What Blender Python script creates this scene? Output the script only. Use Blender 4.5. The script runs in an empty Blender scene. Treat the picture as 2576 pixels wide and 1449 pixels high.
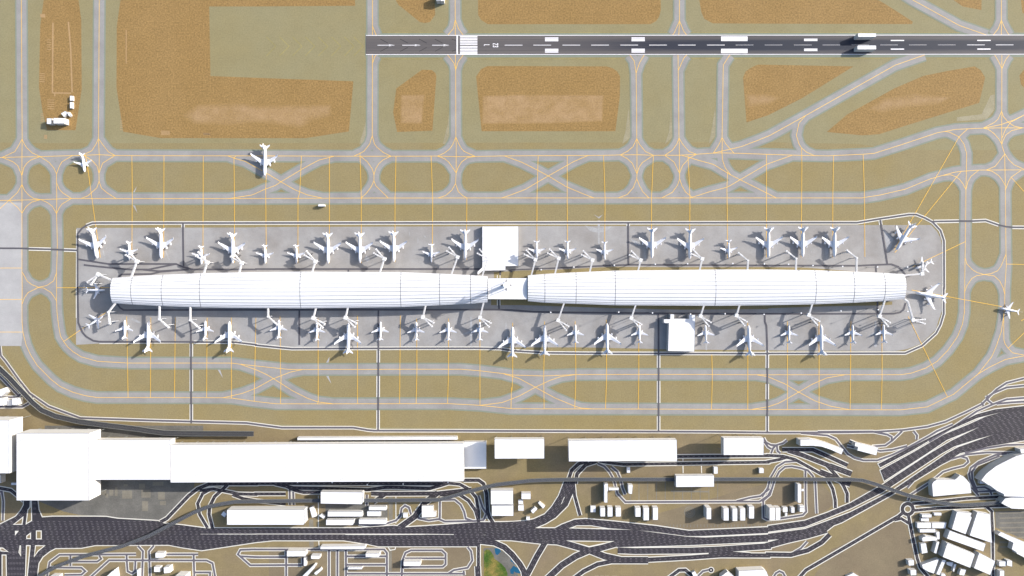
import bpy, bmesh, math, random
from mathutils import Vector
random.seed(7)
# ---------------------------------------------------------------- scale and plan
CAMZ = 1144.0          # camera height, metres
U = 0.24               # metres per survey unit
TW, TH = 2576, 1449    # survey sheet size (units); sheets are row,column
CX, CY = 5152, 2898
SC = bpy.context.scene
COL = SC.collection

def P(s):
    """'10 222,132 222,320 20 ...'  -> list of survey points; a 2-digit token picks the sheet (row, column)"""
    out = []; r = c = 0
    for t in s.split():
        if ',' not in t:
            r, c = int(t[0]), int(t[1]); continue
        x, y = t.split(',')
        out.append((c*TW + float(x), r*TH + float(y)))
    return out
def W(p, z=0.0):
    k = (CAMZ - z)/CAMZ*U
    return ((p[0]-CX)*k, -(p[1]-CY)*k)
def WP(s, z=0.0): return [W(p, z) for p in P(s)]

# ---------------------------------------------------------------- materials
MATS = {}
def lin(c):
    c = c/255.0
    return c/12.92 if c <= 0.04045 else ((c+0.055)/1.055)**2.4
def rgb(*c, k=1.0): return tuple(lin(x)*k for x in c) + (1.0,)
def mat(name, col, rough=0.85, var=0.0, fine=0.0, tint=None, tscale=0.01, fscale=0.35, tamt=0.5, metallic=0.0, spec=0.3):
    m = bpy.data.materials.new(name); m.use_nodes = True
    nt = m.node_tree; N = nt.nodes; L = nt.links
    b = N['Principled BSDF']; b.inputs['Roughness'].default_value = rough
    b.inputs['Metallic'].default_value = metallic
    b.inputs['Specular IOR Level'].default_value = spec
    b.inputs['Base Color'].default_value = col
    if var or fine or tint:
        tc = N.new('ShaderNodeTexCoord')
        cur = None
        def noise(scale, detail=3, rough_=0.6):
            n = N.new('ShaderNodeTexNoise'); n.inputs['Scale'].default_value = scale
            n.inputs['Detail'].default_value = detail; n.inputs['Roughness'].default_value = rough_
            L.new(tc.outputs['Object'], n.inputs['Vector']); return n
        base = N.new('ShaderNodeRGB'); base.outputs[0].default_value = col
        cur = base.outputs[0]
        if tint:
            n = noise(tscale, 4, 0.55)
            r = N.new('ShaderNodeMapRange'); r.inputs['From Min'].default_value = 0.4; r.inputs['From Max'].default_value = 0.68
            r.inputs['To Max'].default_value = tamt
            L.new(n.outputs['Fac'], r.inputs['Value'])
            mx = N.new('ShaderNodeMix'); mx.data_type = 'RGBA'
            L.new(r.outputs['Result'], mx.inputs['Factor']); L.new(cur, mx.inputs['A']); mx.inputs['B'].default_value = tint
            cur = mx.outputs['Result']
        for amt, sc, dt in ((var, 0.03, 5), (fine, fscale, 2)):
            if not amt: continue
            n = noise(sc, dt, 0.7)
            r = N.new('ShaderNodeMapRange'); r.inputs['From Min'].default_value = 0.3; r.inputs['From Max'].default_value = 0.7
            r.inputs['To Min'].default_value = 1-amt; r.inputs['To Max'].default_value = 1+amt; r.clamp = False
            L.new(n.outputs['Fac'], r.inputs['Value'])
            mx = N.new('ShaderNodeVectorMath'); mx.operation = 'SCALE'
            L.new(cur, mx.inputs[0]); L.new(r.outputs['Result'], mx.inputs['Scale'])
            cur = mx.outputs['Vector']
        L.new(cur, b.inputs['Base Color'])
    MATS[name] = m
    return m
KG = 0.82
M_sand = mat('sand', rgb(153,145,110,k=KG), 0.95, 0.05, 0.11, rgb(153,140,98,k=KG), 0.006, 0.3, 0.6)
M_isle = mat('sand_island', rgb(153,140,103,k=KG), 0.95, 0.05, 0.12, rgb(155,138,91,k=KG), 0.008, 0.3, 0.6)
M_urban = mat('trodden_ground', rgb(147,132,95,k=KG), 0.95, 0.10, 0.10, rgb(140,125,104,k=KG), 0.006, 0.3, 0.8)
M_dirt = mat('red_dirt', rgb(157,127,78,k=KG), 0.95, 0.06, 0.28, rgb(164,134,86,k=KG), 0.01, 0.26, 0.5)
M_pale = mat('pale_scraped_dirt', rgb(180,150,112,k=KG), 0.95, 0.08, 0.16, rgb(170,138,92,k=KG), 0.012, 0.28, 0.5)
M_should = mat('shoulder', rgb(142,150,134,k=KG), 0.95, 0.04, 0.06)
M_conc = mat('taxiway_concrete', rgb(164,162,159,k=KG), 0.9, 0.09, 0.06, rgb(152,149,147,k=KG), 0.02, 0.4, 0.7)
M_apron = mat('apron_concrete', rgb(173,171,169,k=KG), 0.9, 0.10, 0.06, rgb(156,151,146,k=KG), 0.012, 0.4, 0.8)
M_lapron = mat('bright_apron', rgb(190,189,188,k=KG), 0.9, 0.06, 0.05, rgb(176,174,174,k=KG), 0.02, 0.4, 0.7)
M_road = mat('service_asphalt', rgb(108,104,112,k=KG), 0.9, 0.06, 0.08)
M_aroad  = mat('apron_road_asphalt', rgb(100,98,104,k=KG), 0.9, 0.06, 0.08)
M_hway = mat('highway_asphalt', rgb(60,57,64,k=KG), 0.85, 0.12, 0.22, rgb(70,68,70,k=KG), 0.02, 0.35, 0.6)
M_kerb = mat('kerb_paving', rgb(238,235,224,k=KG), 0.9, 0.04, 0.03)
M_path   = mat('path_paving', rgb(196,192,180,k=KG), 0.9, 0.04, 0.03)
M_yel = mat('yellow_paint', rgb(255,200,72,k=1.0), 0.7)
M_white  = mat('white_paint', rgb(250,248,250,k=0.95), 0.7)
M_dash = mat('lane_paint', rgb(172,164,170,k=0.75), 0.7)
M_fyel   = mat('faded_yellow_paint', rgb(164,153,98,k=KG), 0.9, 0.2, 0.2)
M_fade   = mat('faded_marks', rgb(176,170,150,k=KG), 0.9, 0.15, 0.1)
M_bleach = mat('bleached_concrete', rgb(196,198,202,k=KG), 0.9, 0.10, 0.1, rgb(176,176,176,k=KG), 0.05, 0.4, 0.9)
M_skid   = mat('skid_marks', rgb(58,58,60,k=KG), 0.9, 0.2, 0.2)
M_grass  = mat('park_grass', rgb(78,108,40,k=KG), 0.95, 0.3, 0.3, rgb(150,126,70,k=KG), 0.03, 0.3, 0.9)
M_water  = mat('pond_water', rgb(40,98,130,k=KG), 0.25, 0.08, 0.0, spec=0.5)
M_yard = mat('asphalt_yard', rgb(114,112,106,k=KG), 0.95, 0.10, 0.14, rgb(132,129,122,k=KG), 0.03, 0.3, 0.5)
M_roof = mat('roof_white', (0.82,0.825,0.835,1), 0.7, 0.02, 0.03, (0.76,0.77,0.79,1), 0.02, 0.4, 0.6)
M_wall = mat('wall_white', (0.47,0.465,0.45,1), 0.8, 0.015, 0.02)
M_edge   = mat('roof_edge_dark', (0.10,0.10,0.12,1), 0.8)
M_seam = mat('roof_seam', (0.07,0.07,0.08,1), 0.8)
M_vault = mat('vault_panels', (0.79,0.795,0.81,1), 0.7, 0.02, 0.02, (0.75,0.76,0.78,1), 0.02, 0.4, 0.6)
M_scuff  = mat('roof_scuff', (0.42,0.42,0.43,1), 0.9)
M_plane = mat('aircraft_white', (0.74,0.75,0.79,1), 0.35, 0.0, 0.0)
M_glass  = mat('cockpit_glass', (0.03,0.04,0.06,1), 0.15)
M_metal  = mat('grey_metal', (0.35,0.36,0.38,1), 0.5)
M_dark   = mat('dark_metal', (0.05,0.05,0.06,1), 0.6)
M_bridge = mat('bridge_white', (0.70,0.695,0.69,1), 0.6)
M_deck = mat('viaduct_deck', rgb(72,75,82,k=KG), 0.9, 0.05, 0.12)
M_para = mat('viaduct_parapet', rgb(128,130,126,k=KG), 0.9, 0.03, 0.0)
M_rail = mat('rail_ballast', rgb(60,60,66,k=KG), 0.9, 0.05, 0.15)

# runway: grey-brown asphalt with streaks and rubber dark along the touchdown zone
def runway_mat():
    m = bpy.data.materials.new('runway_asphalt'); m.use_nodes = True
    nt = m.node_tree; N = nt.nodes; L = nt.links; b = N['Principled BSDF']; b.inputs['Roughness'].default_value = 0.85
    tc = N.new('ShaderNodeTexCoord'); mp = N.new('ShaderNodeMapping'); mp.inputs['Scale'].default_value = (0.006, 0.5, 1)
    L.new(tc.outputs['Object'], mp.inputs['Vector'])
    n = N.new('ShaderNodeTexNoise'); n.inputs['Scale'].default_value = 1.0; n.inputs['Detail'].default_value = 5
    L.new(mp.outputs['Vector'], n.inputs['Vector'])
    r1 = N.new('ShaderNodeMix'); r1.data_type = 'RGBA'
    r1.inputs['A'].default_value = rgb(100,95,94,k=KG); r1.inputs['B'].default_value = rgb(128,121,117,k=KG)
    L.new(n.outputs['Fac'], r1.inputs['Factor'])
    sp = N.new('ShaderNodeSeparateXYZ'); L.new(tc.outputs['Object'], sp.inputs['Vector'])
    def M(op, a, b_=None, c=None):
        q = N.new('ShaderNodeMath'); q.operation = op
        for i, v in enumerate((a, b_, c)):
            if v is None: continue
            if isinstance(v, (int, float)): q.inputs[i].default_value = v
            else: L.new(v, q.inputs[i])
        return q.outputs[0]
    yc = W((0, 455))[1]
    d = M('ABSOLUTE', M('SUBTRACT', sp.outputs['Y'], yc))
    across = N.new('ShaderNodeMapRange'); across.inputs['From Min'].default_value = 6; across.inputs['From Max'].default_value = 19
    across.inputs['To Min'].default_value = 1; across.inputs['To Max'].default_value = 0.4; across.interpolation_type = 'SMOOTHSTEP'
    L.new(d, across.inputs['Value'])
    cr = N.new('ShaderNodeValToRGB'); e = cr.color_ramp.elements
    xs = [(2576+1900, .25), (5152, .25), (5152+700, .45), (5152+1400, .8), (5152+2300, 1.0), (7728+1000, 1.0), (7728+2600, .85)]
    x0, x1 = W((4000,0))[0], W((10600,0))[0]
    while len(e) < len(xs): e.new(0.5)
    for el, (x, v) in zip(e, xs):
        el.position = (W((x,0))[0]-x0)/(x1-x0); el.color = (v,v,v,1)
    L.new(M('DIVIDE', M('SUBTRACT', sp.outputs['X'], x0), x1-x0), cr.inputs['Fac'])
    n2 = N.new('ShaderNodeTexNoise'); n2.inputs['Scale'].default_value = 2.2; n2.inputs['Detail'].default_value = 4
    L.new(mp.outputs['Vector'], n2.inputs['Vector'])
    f = M('MULTIPLY', M('MULTIPLY', across.outputs[0], cr.outputs['Color']), M('ADD', M('MULTIPLY', n2.outputs['Fac'], 0.9), 0.75))
    f = M('MINIMUM', f, 1.0)
    r2 = N.new('ShaderNodeMix'); r2.data_type = 'RGBA'; L.new(f, r2.inputs['Factor'])
    L.new(r1.outputs['Result'], r2.inputs['A']); r2.inputs['B'].default_value = rgb(30,38,56,k=KG)
    L.new(r2.outputs['Result'], b.inputs['Base Color'])
    return m
M_runway = runway_mat()

def soft(m, under, strength=0.85):
    """a stain: thins out towards its own rim (weight stored on the mesh) and in blotches, into the ground colour"""
    nt = m.node_tree; N = nt.nodes; L = nt.links; b = N['Principled BSDF']
    src = b.inputs['Base Color'].links[0].from_socket
    at = N.new('ShaderNodeAttribute'); at.attribute_name = 'rim'
    tc = N.new('ShaderNodeTexCoord'); n = N.new('ShaderNodeTexNoise'); n.inputs['Scale'].default_value = 0.03; n.inputs['Detail'].default_value = 5
    n.inputs['Roughness'].default_value = 0.7; L.new(tc.outputs['Object'], n.inputs['Vector'])
    r = N.new('ShaderNodeMapRange'); r.inputs['From Min'].default_value = 0.35; r.inputs['From Max'].default_value = 0.6; r.inputs['To Min'].default_value = 0.35; r.inputs['To Max'].default_value = strength
    L.new(n.outputs['Fac'], r.inputs['Value'])
    mu = N.new('ShaderNodeMath'); mu.operation = 'MULTIPLY'; L.new(at.outputs['Fac'], mu.inputs[0]); L.new(r.outputs['Result'], mu.inputs[1])
    n2 = N.new('ShaderNodeTexNoise'); n2.inputs['Scale'].default_value = 0.28; n2.inputs['Detail'].default_value = 2; L.new(tc.outputs['Object'], n2.inputs['Vector'])
    r2 = N.new('ShaderNodeMapRange'); r2.clamp = False; r2.inputs['From Min'].default_value = 0.3; r2.inputs['From Max'].default_value = 0.7; r2.inputs['To Min'].default_value = 0.8; r2.inputs['To Max'].default_value = 1.2
    L.new(n2.outputs['Fac'], r2.inputs['Value'])
    sc = N.new('ShaderNodeVectorMath'); sc.operation = 'SCALE'; sc.inputs[0].default_value = under[:3]; L.new(r2.outputs['Result'], sc.inputs['Scale'])
    mx = N.new('ShaderNodeMix'); mx.data_type = 'RGBA'; L.new(mu.outputs[0], mx.inputs['Factor'])
    L.new(sc.outputs['Vector'], mx.inputs['A']); L.new(src, mx.inputs['B']); L.new(mx.outputs['Result'], b.inputs['Base Color'])
soft(M_pale, rgb(160,130,81,k=KG)); soft(M_fade, rgb(153,143,106,k=KG), 0.6); soft(M_bleach, rgb(168,166,163,k=KG), 0.8)
# ---------------------------------------------------------------- mesh helpers
def link(name, bm, m, parent=None, smooth=False):
    me = bpy.data.meshes.new(name)
    bmesh.ops.recalc_face_normals(bm, faces=bm.faces) if smooth is not None else None
    bm.to_mesh(me); bm.free()
    if smooth:
        for p in me.polygons: p.use_smooth = True
    me.materials.append(m)
    o = bpy.data.objects.new(name, me); COL.objects.link(o)
    if parent: o.parent = parent
    return o
def tag(o, label=None, cat=None, group=None, kind=None):
    if label: o['label'] = label
    if cat: o['category'] = cat
    if group: o['group'] = group
    if kind: o['kind'] = kind
    return o
def empty(name, loc, rz=0, label=None, cat=None, group=None):
    o = bpy.data.objects.new(name, None); COL.objects.link(o)
    o.location = loc; o.rotation_euler = (0,0,rz); o.empty_display_size = 1
    return tag(o, label, cat, group)
def struct(name, bm, m):
    me = bpy.data.meshes.new(name); bm.to_mesh(me); bm.free(); me.materials.append(m)
    o = bpy.data.objects.new(name, me); COL.objects.link(o); o['kind'] = 'structure'
    return o
def area(p): return 0.5*sum(p[i][0]*p[(i+1)%len(p)][1]-p[(i+1)%len(p)][0]*p[i][1] for i in range(len(p)))
def flat(bm, pts, z):
    if area(pts) < 0: pts = pts[::-1]
    bm.faces.new([bm.verts.new((x,y,z)) for x,y in pts])
def prism(bm, pts, z0, z1, top=True, bottom=True):
    if area(pts) < 0: pts = pts[::-1]
    a = [bm.verts.new((x,y,z0)) for x,y in pts]; b = [bm.verts.new((x,y,z1)) for x,y in pts]
    n = len(pts)
    for i in range(n):
        j = (i+1) % n; bm.faces.new((a[i],a[j],b[j],b[i]))
    if top: bm.faces.new(b)
    if bottom: bm.faces.new(a[::-1])
def offset(pts, d, closed=False):
    """left-side offset polyline by d with mitres"""
    n = len(pts); out = []
    for i in range(n):
        if closed: a, b, c = pts[i-1], pts[i], pts[(i+1)%n]
        else: a, b, c = pts[max(i-1,0)], pts[i], pts[min(i+1,n-1)]
        d1 = Vector((b[0]-a[0], b[1]-a[1])); d2 = Vector((c[0]-b[0], c[1]-b[1]))
        if d1.length < 1e-6: d1 = d2
        if d2.length < 1e-6: d2 = d1
        d1.normalize(); d2.normalize()
        n1 = Vector((-d1.y, d1.x)); n2 = Vector((-d2.y, d2.x))
        m = n1+n2
        if m.length < 0.3: m = n1
        m.normalize(); k = 1/max(m.dot(n1), 0.45)
        out.append((b[0]+m.x*d*k, b[1]+m.y*d*k))
    return out
def strip(bm, pts, hw, z, closed=False):
    l = offset(pts, hw, closed); r = offset(pts, -hw, closed)
    vl = [bm.verts.new((x,y,z)) for x,y in l]; vr = [bm.verts.new((x,y,z)) for x,y in r]
    n = len(pts)
    for i in range(n if closed else n-1):
        j = (i+1) % n; bm.faces.new((vr[i], vr[j], vl[j], vl[i]))
def softpatch(bm, pts, z, w):
    lay = bm.loops.layers.float_color.get('rim') or bm.loops.layers.float_color.new('rim')
    if area(pts) < 0: pts = pts[::-1]
    a = offset(pts, w*0.5, True); b = offset(pts, -w*0.5, True)
    va = [bm.verts.new((x,y,z)) for x,y in a]; vb = [bm.verts.new((x,y,z)) for x,y in b]
    f = bm.faces.new(va)
    for l in f.loops: l[lay] = (1,1,1,1)
    n = len(pts)
    for i in range(n):
        j = (i+1)%n; f = bm.faces.new((vb[i],vb[j],va[j],va[i]))
        for l, v in zip(f.loops, (0,0,1,1)): l[lay] = (v,v,v,1)
def solidpatch(bm, pts, z):
    lay = bm.loops.layers.float_color.get('rim') or bm.loops.layers.float_color.new('rim')
    if area(pts) < 0: pts = pts[::-1]
    f = bm.faces.new([bm.verts.new((x,y,z)) for x,y in pts])
    for l in f.loops: l[lay] = (.8,.8,.8,1)
def inset(pts, d):
    if area(pts) < 0: pts = pts[::-1]
    return offset(pts, d, True)
def box(bm, x0, y0, z0, x1, y1, z1): prism(bm, [(x0,y0),(x1,y0),(x1,y1),(x0,y1)], z0, z1)
def tube(bm, p0, p1, r0, r1, n=10):
    p0 = Vector(p0); p1 = Vector(p1); d = (p1-p0).normalized()
    u = d.orthogonal().normalized(); v = d.cross(u)
    A = [bm.verts.new(p0+(u*math.cos(t)+v*math.sin(t))*r0) for t in [2*math.pi*i/n for i in range(n)]]
    B = [bm.verts.new(p1+(u*math.cos(t)+v*math.sin(t))*r1) for t in [2*math.pi*i/n for i in range(n)]]
    for i in range(n):
        j = (i+1) % n; bm.faces.new((A[i],A[j],B[j],B[i]))
    bm.faces.new(A[::-1]); bm.faces.new(B)
def inside(p, poly):
    x, y = p; c = False; j = len(poly)-1
    for i in range(len(poly)):
        xi, yi = poly[i]; xj, yj = poly[j]
        if (yi > y) != (yj > y) and x < (xj-xi)*(y-yi)/(yj-yi)+xi: c = not c
        j = i
    return c
def NB(): return bmesh.new()

# ---------------------------------------------------------------- ground sheets
bm = NB(); s = 6000; flat(bm, [(-s,-s),(s,-s),(s,s),(-s,s)], 0.0); struct('ground', bm, M_sand)
bm = NB()
flat(bm, WP("20 -3000,590 10,590 60,740 200,935 300,1060 490,1190 810,1308 2480,1358 21 260,1405 1130,1430 2576,1436 22 2000,1446 23 1100,1446 1605,1395 2000,1245 2576,960 5000,800 33 5000,3500 30 -3000,3500"), 0.012)
struct('town_ground', bm, M_urban)
bm = NB(); flat(bm, WP("32 1330,865 1490,812 2260,600 2576,515 33 90,500 520,500 700,690 600,780 370,885 0,935 32 2576,945 1780,985 1440,935"), 0.03)  # broad cast shadow over the plaza, painted as darker brown ground
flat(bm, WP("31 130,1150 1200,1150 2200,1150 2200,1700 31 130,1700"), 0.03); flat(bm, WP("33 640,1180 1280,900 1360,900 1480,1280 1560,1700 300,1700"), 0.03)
struct('plaza_ground_and_shade', bm, mat('ground_and_shade_brown', rgb(134,120,97,k=KG), 0.95, 0.08, 0.10, rgb(143,130,104,k=KG), 0.01, 0.3, 0.7))
bm = NB()   # sandy islands between the taxiways
flat(bm, WP("10 -200,30 00 -200,1430 00 300,1440 01 0,1440 02 2576,1430 03 900,1449 13 1365,60 13 2900,60 23 2900,800 23 2100,1230 23 1300,1446 21 1100,1400 20 900,1300 20 300,1050 20 10,590 20 -200,560"), 0.008)
struct('infield_sand', bm, M_isle)
dirt = ["00 440,-260 790,-260 790,0 818,200 822,900 760,1310 475,1308 430,1130 392,880 405,260 440,0",
 "00 1212,-260 01 990,-260 998,58 0,65 00 2105,65 2118,765 01 0,783 980,818 935,1322 500,1390 00 1620,1390 1240,1325 1172,880 1175,270 1212,0",
 "01 1400,-260 1405,0 1435,50 1650,222 1700,232 1750,222 1803,150 1795,-260",
 "01 2235,-260 2235,150 2265,200 2330,243 02 0,243 1395,243 1450,212 1480,170 1498,100 1490,-260",
 "02 1880,-260 1885,0 1905,120 1935,190 2020,235 03 0,238 1450,242 1458,218 1180,40 1100,-5 1090,-260",
 "03 1850,-260 1865,0 1960,65 2148,102 2150,-260", "03 2545,-260 2545,0 2560,130 2900,230 2900,-260",
 "01 1670,702 1770,705 1805,735 1815,770 1775,1315 1420,1328 1380,1130 1412,890",
 "01 2330,665 02 0,665 950,668 1010,685 1060,720 1088,770 1085,970 1040,1320 01 2270,1320 2215,770 2265,695",
 "02 2390,690 2450,660 2480,650 03 860,668 340,990 0,1160 02 2360,1232 2325,780 2350,720",
 "03 590,1328 800,1150 1270,890 1560,765 1800,715 2080,668 2140,705 2185,780 2125,1035 1400,1260 1120,1350 950,1362",
 "03 2576,700 2530,760 2545,850 2700,1000 2900,1050 2900,650"]
bm = NB()
for i, d in enumerate(dirt): flat(bm, WP(d), 0.02+i*0.001)
struct('dirt_patches', bm, M_dirt)
pale = ["01 2290,970 02 0,960 915,962 905,1215 400,1235 0,1240 01 2280,1240", "01 1465,962 1690,958 1665,1240 1462,1235",
 "00 2000,1075 2400,1060 01 0,1080 735,1075 738,1150 560,1200 440,1268 250,1240 0,1210 00 2300,1240 1960,1225 1870,1160",
 "03 1180,1010 1480,965 1800,985 1700,1030 1380,1060 1150,1110 1060,1090", "02 2370,970 2576,970 03 80,990 0,1030 02 2380,1060",
 "01 1150,950 1160,1449 1040,1449 1100,1250 1135,1000", "01 1960,980 1985,1449 1880,1449 1930,1250",
 "02 1175,1090 1195,1380 1110,1449 1140,1330", "02 1600,1080 1615,1380 1540,1449 1580,1330", "02 2045,1080 2055,1360 1980,1449 2010,1300",
 "03 2240,960 2280,950 2280,1100 2200,1200 1900,1220 1900,1180 2150,1150"]
bm = NB()
for i, d in enumerate(pale[:5]): softpatch(bm, WP(d), 0.036+i*0.001, 5 if i < 2 else 14)
struct('scraped_dirt', bm, M_pale)
bm = NB()
for i, d in enumerate(pale[5:]): solidpatch(bm, WP(d), 0.036+i*0.001)
struct('pale_ground_patches', bm, M_fade)
bm = NB()
for i, (a, hw) in enumerate([("00 533,228 528,930", 7), ("00 688,220 712,500 726,930", 7), ("00 526,935 715,938", 6), ("00 1270,300 1270,640", 4), ("00 552,940 550,970", 5)]):
    strip(bm, WP(a), hw*U, 0.05+i*0.001)
for (x, y, w, h) in [(495,460,44,120),(425,790,52,100),(512,1060,70,110),(430,160,50,36),(425,1190,30,90),(1220,1270,26,110),(1665,1340,90,44),(2080,1350,70,20),(460,1380+0,30,40)]:
    for k in range(5):
        yy = y-h/2+h*k/5
        strip(bm, [W((x-w/2,yy)), W((x+w/2,yy+3))], 3.0*U, 0.058)
struct('worn_ground_marks', bm, mat('worn_dirt', rgb(186,154,112,k=KG), 0.95, 0.1, 0.12))
bm = NB()   # chevrons of the closed runway end
for i, x in enumerate([200, 333, 463, 592, 722, 855, 985, 1080]):
    for q in ((-95, -95), (-95, 95)):
        a = (TW+x, 466); b = (TW+x+q[0], 466+q[1])
        strip(bm, [W(b), W(a)], 3.5*U, 0.03+i*0.001)
for a in ["01 1270,594 1880,594", "01 2110,594 02 1100,592", "02 1810,590 03 300,590 1240,590", "03 1700,592 2200,592", "01 1270,331 1860,331", "01 2150,331 02 1560,330 ", "02 1800,330 03 1930,329"]:
    strip(bm, WP(a), 3*U, 0.16)
struct('faded_chevrons', bm, M_fyel)
# aprons
bm = NB()
flat(bm, WP("10 770,845 1825,842 2576,840 11 0,836 2275,828 12 65,826 1145,826 2576,822 13 0,818 1640,815 1700,880 1735,945 1755,1040 1755,1449 23 1750,0 1750,230 1715,330 1690,420 1595,510 1520,570 1400,615 1280,635 0,628 22 2576,625 1780,620 700,597 0,597 21 2576,597 2200,592 370,596 0,562 20 2576,560 1900,552 1000,558 765,572"), 0.04)
struct('apron', bm, M_apron)
bm = NB()
flat(bm, WP("10 -3000,590 222,590 222,1449 20 222,345 228,445 215,583 -3000,583"), 0.252)
struct('bright_apron', bm, M_lapron)
bm = NB()
flat(bm, WP("11 2395,1290 12 100,1272 400,1266 1020,1235 1700,1240 2576,1238 13 400,1245 900,1285 1000,1300 23 1120,140 1250,135 1250,168 1110,175 400,190 0,205 22 2576,212 1700,218 1000,203 500,185 100,172 21 2365,172 2365,100 2395,0"), 0.046)
struct('sand_verge', bm, M_isle)
# bleached traces of painted-over aircraft parking, scuffs
bm = NB()
marks = [("12 862,770 885,770 882,1005 865,1005"), ("12 735,820 860,850 860,890 790,880"), ("12 1005,825 885,850 885,890 950,880"), ("12 822,708 870,735 915,710 875,750"),
 ("12 1325,1000 1350,1000 1352,1170 1325,1170"), ("12 1190,955 1320,1000 1320,1030 1240,1010"),
 ("13 570,905 605,905 605,1165 580,1165"), ("13 1165,860 1260,960 1235,1060 1200,1095"), 
 ("21 2155,290 2175,290 2172,580 2152,580"), ("21 2510,350 2525,350 2530,500 2505,500"), ("21 2040,480 2150,430 2150,455"),
 ("23 1075,330 1092,330 1095,590 1070,590"), ("23 970,510 1070,440 1070,470"), ("23 1390,25 1500,40 1500,62 1395,50"),
 ("22 1945,560 1965,560 1962,625 1950,625"),("10 1378,425 1355,485 1340,485"), ("10 1335,615 1360,620 1383,695"), ("20 2190,822 2215,822 2243,905"), ("21 705,885 730,885 757,962"),("21 742,690 730,750 705,750"),
 ("10 1660,1080 1672,1075 1710,1165 1700,1170"),("10 1030,1070 1042,1068 1068,1180 1055,1180"),("11 1110,1120 1150,1160 1120,1185 1090,1160"),("20 1330,300 1420,345 1400,355 1320,320")]
for i, a in enumerate(marks): solidpatch(bm, WP(a), 0.052+i*0.001)
rs = random.Random(5)
for k in range(70):      # small scuffs scattered over the stands
    x = rs.uniform(800, 9200); y = rs.choice([rs.uniform(TH+870, TH+1230), rs.uniform(2*TH+290, 2*TH+560)])
    a = rs.uniform(0.6, 2.4) if rs.random() < .7 else rs.uniform(0, math.pi); l_ = rs.uniform(20, 70); dx, dy = math.cos(a)*l_/2, math.sin(a)*l_/2; w_ = rs.uniform(2, 5)
    solidpatch(bm, [W((x-dx,y-dy)), W((x+w_,y)), W((x+dx,y+dy)), W((x-w_,y+2))], 0.075+k*0.0001)
struct('bleached_ground_traces', bm, M_bleach)

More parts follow.
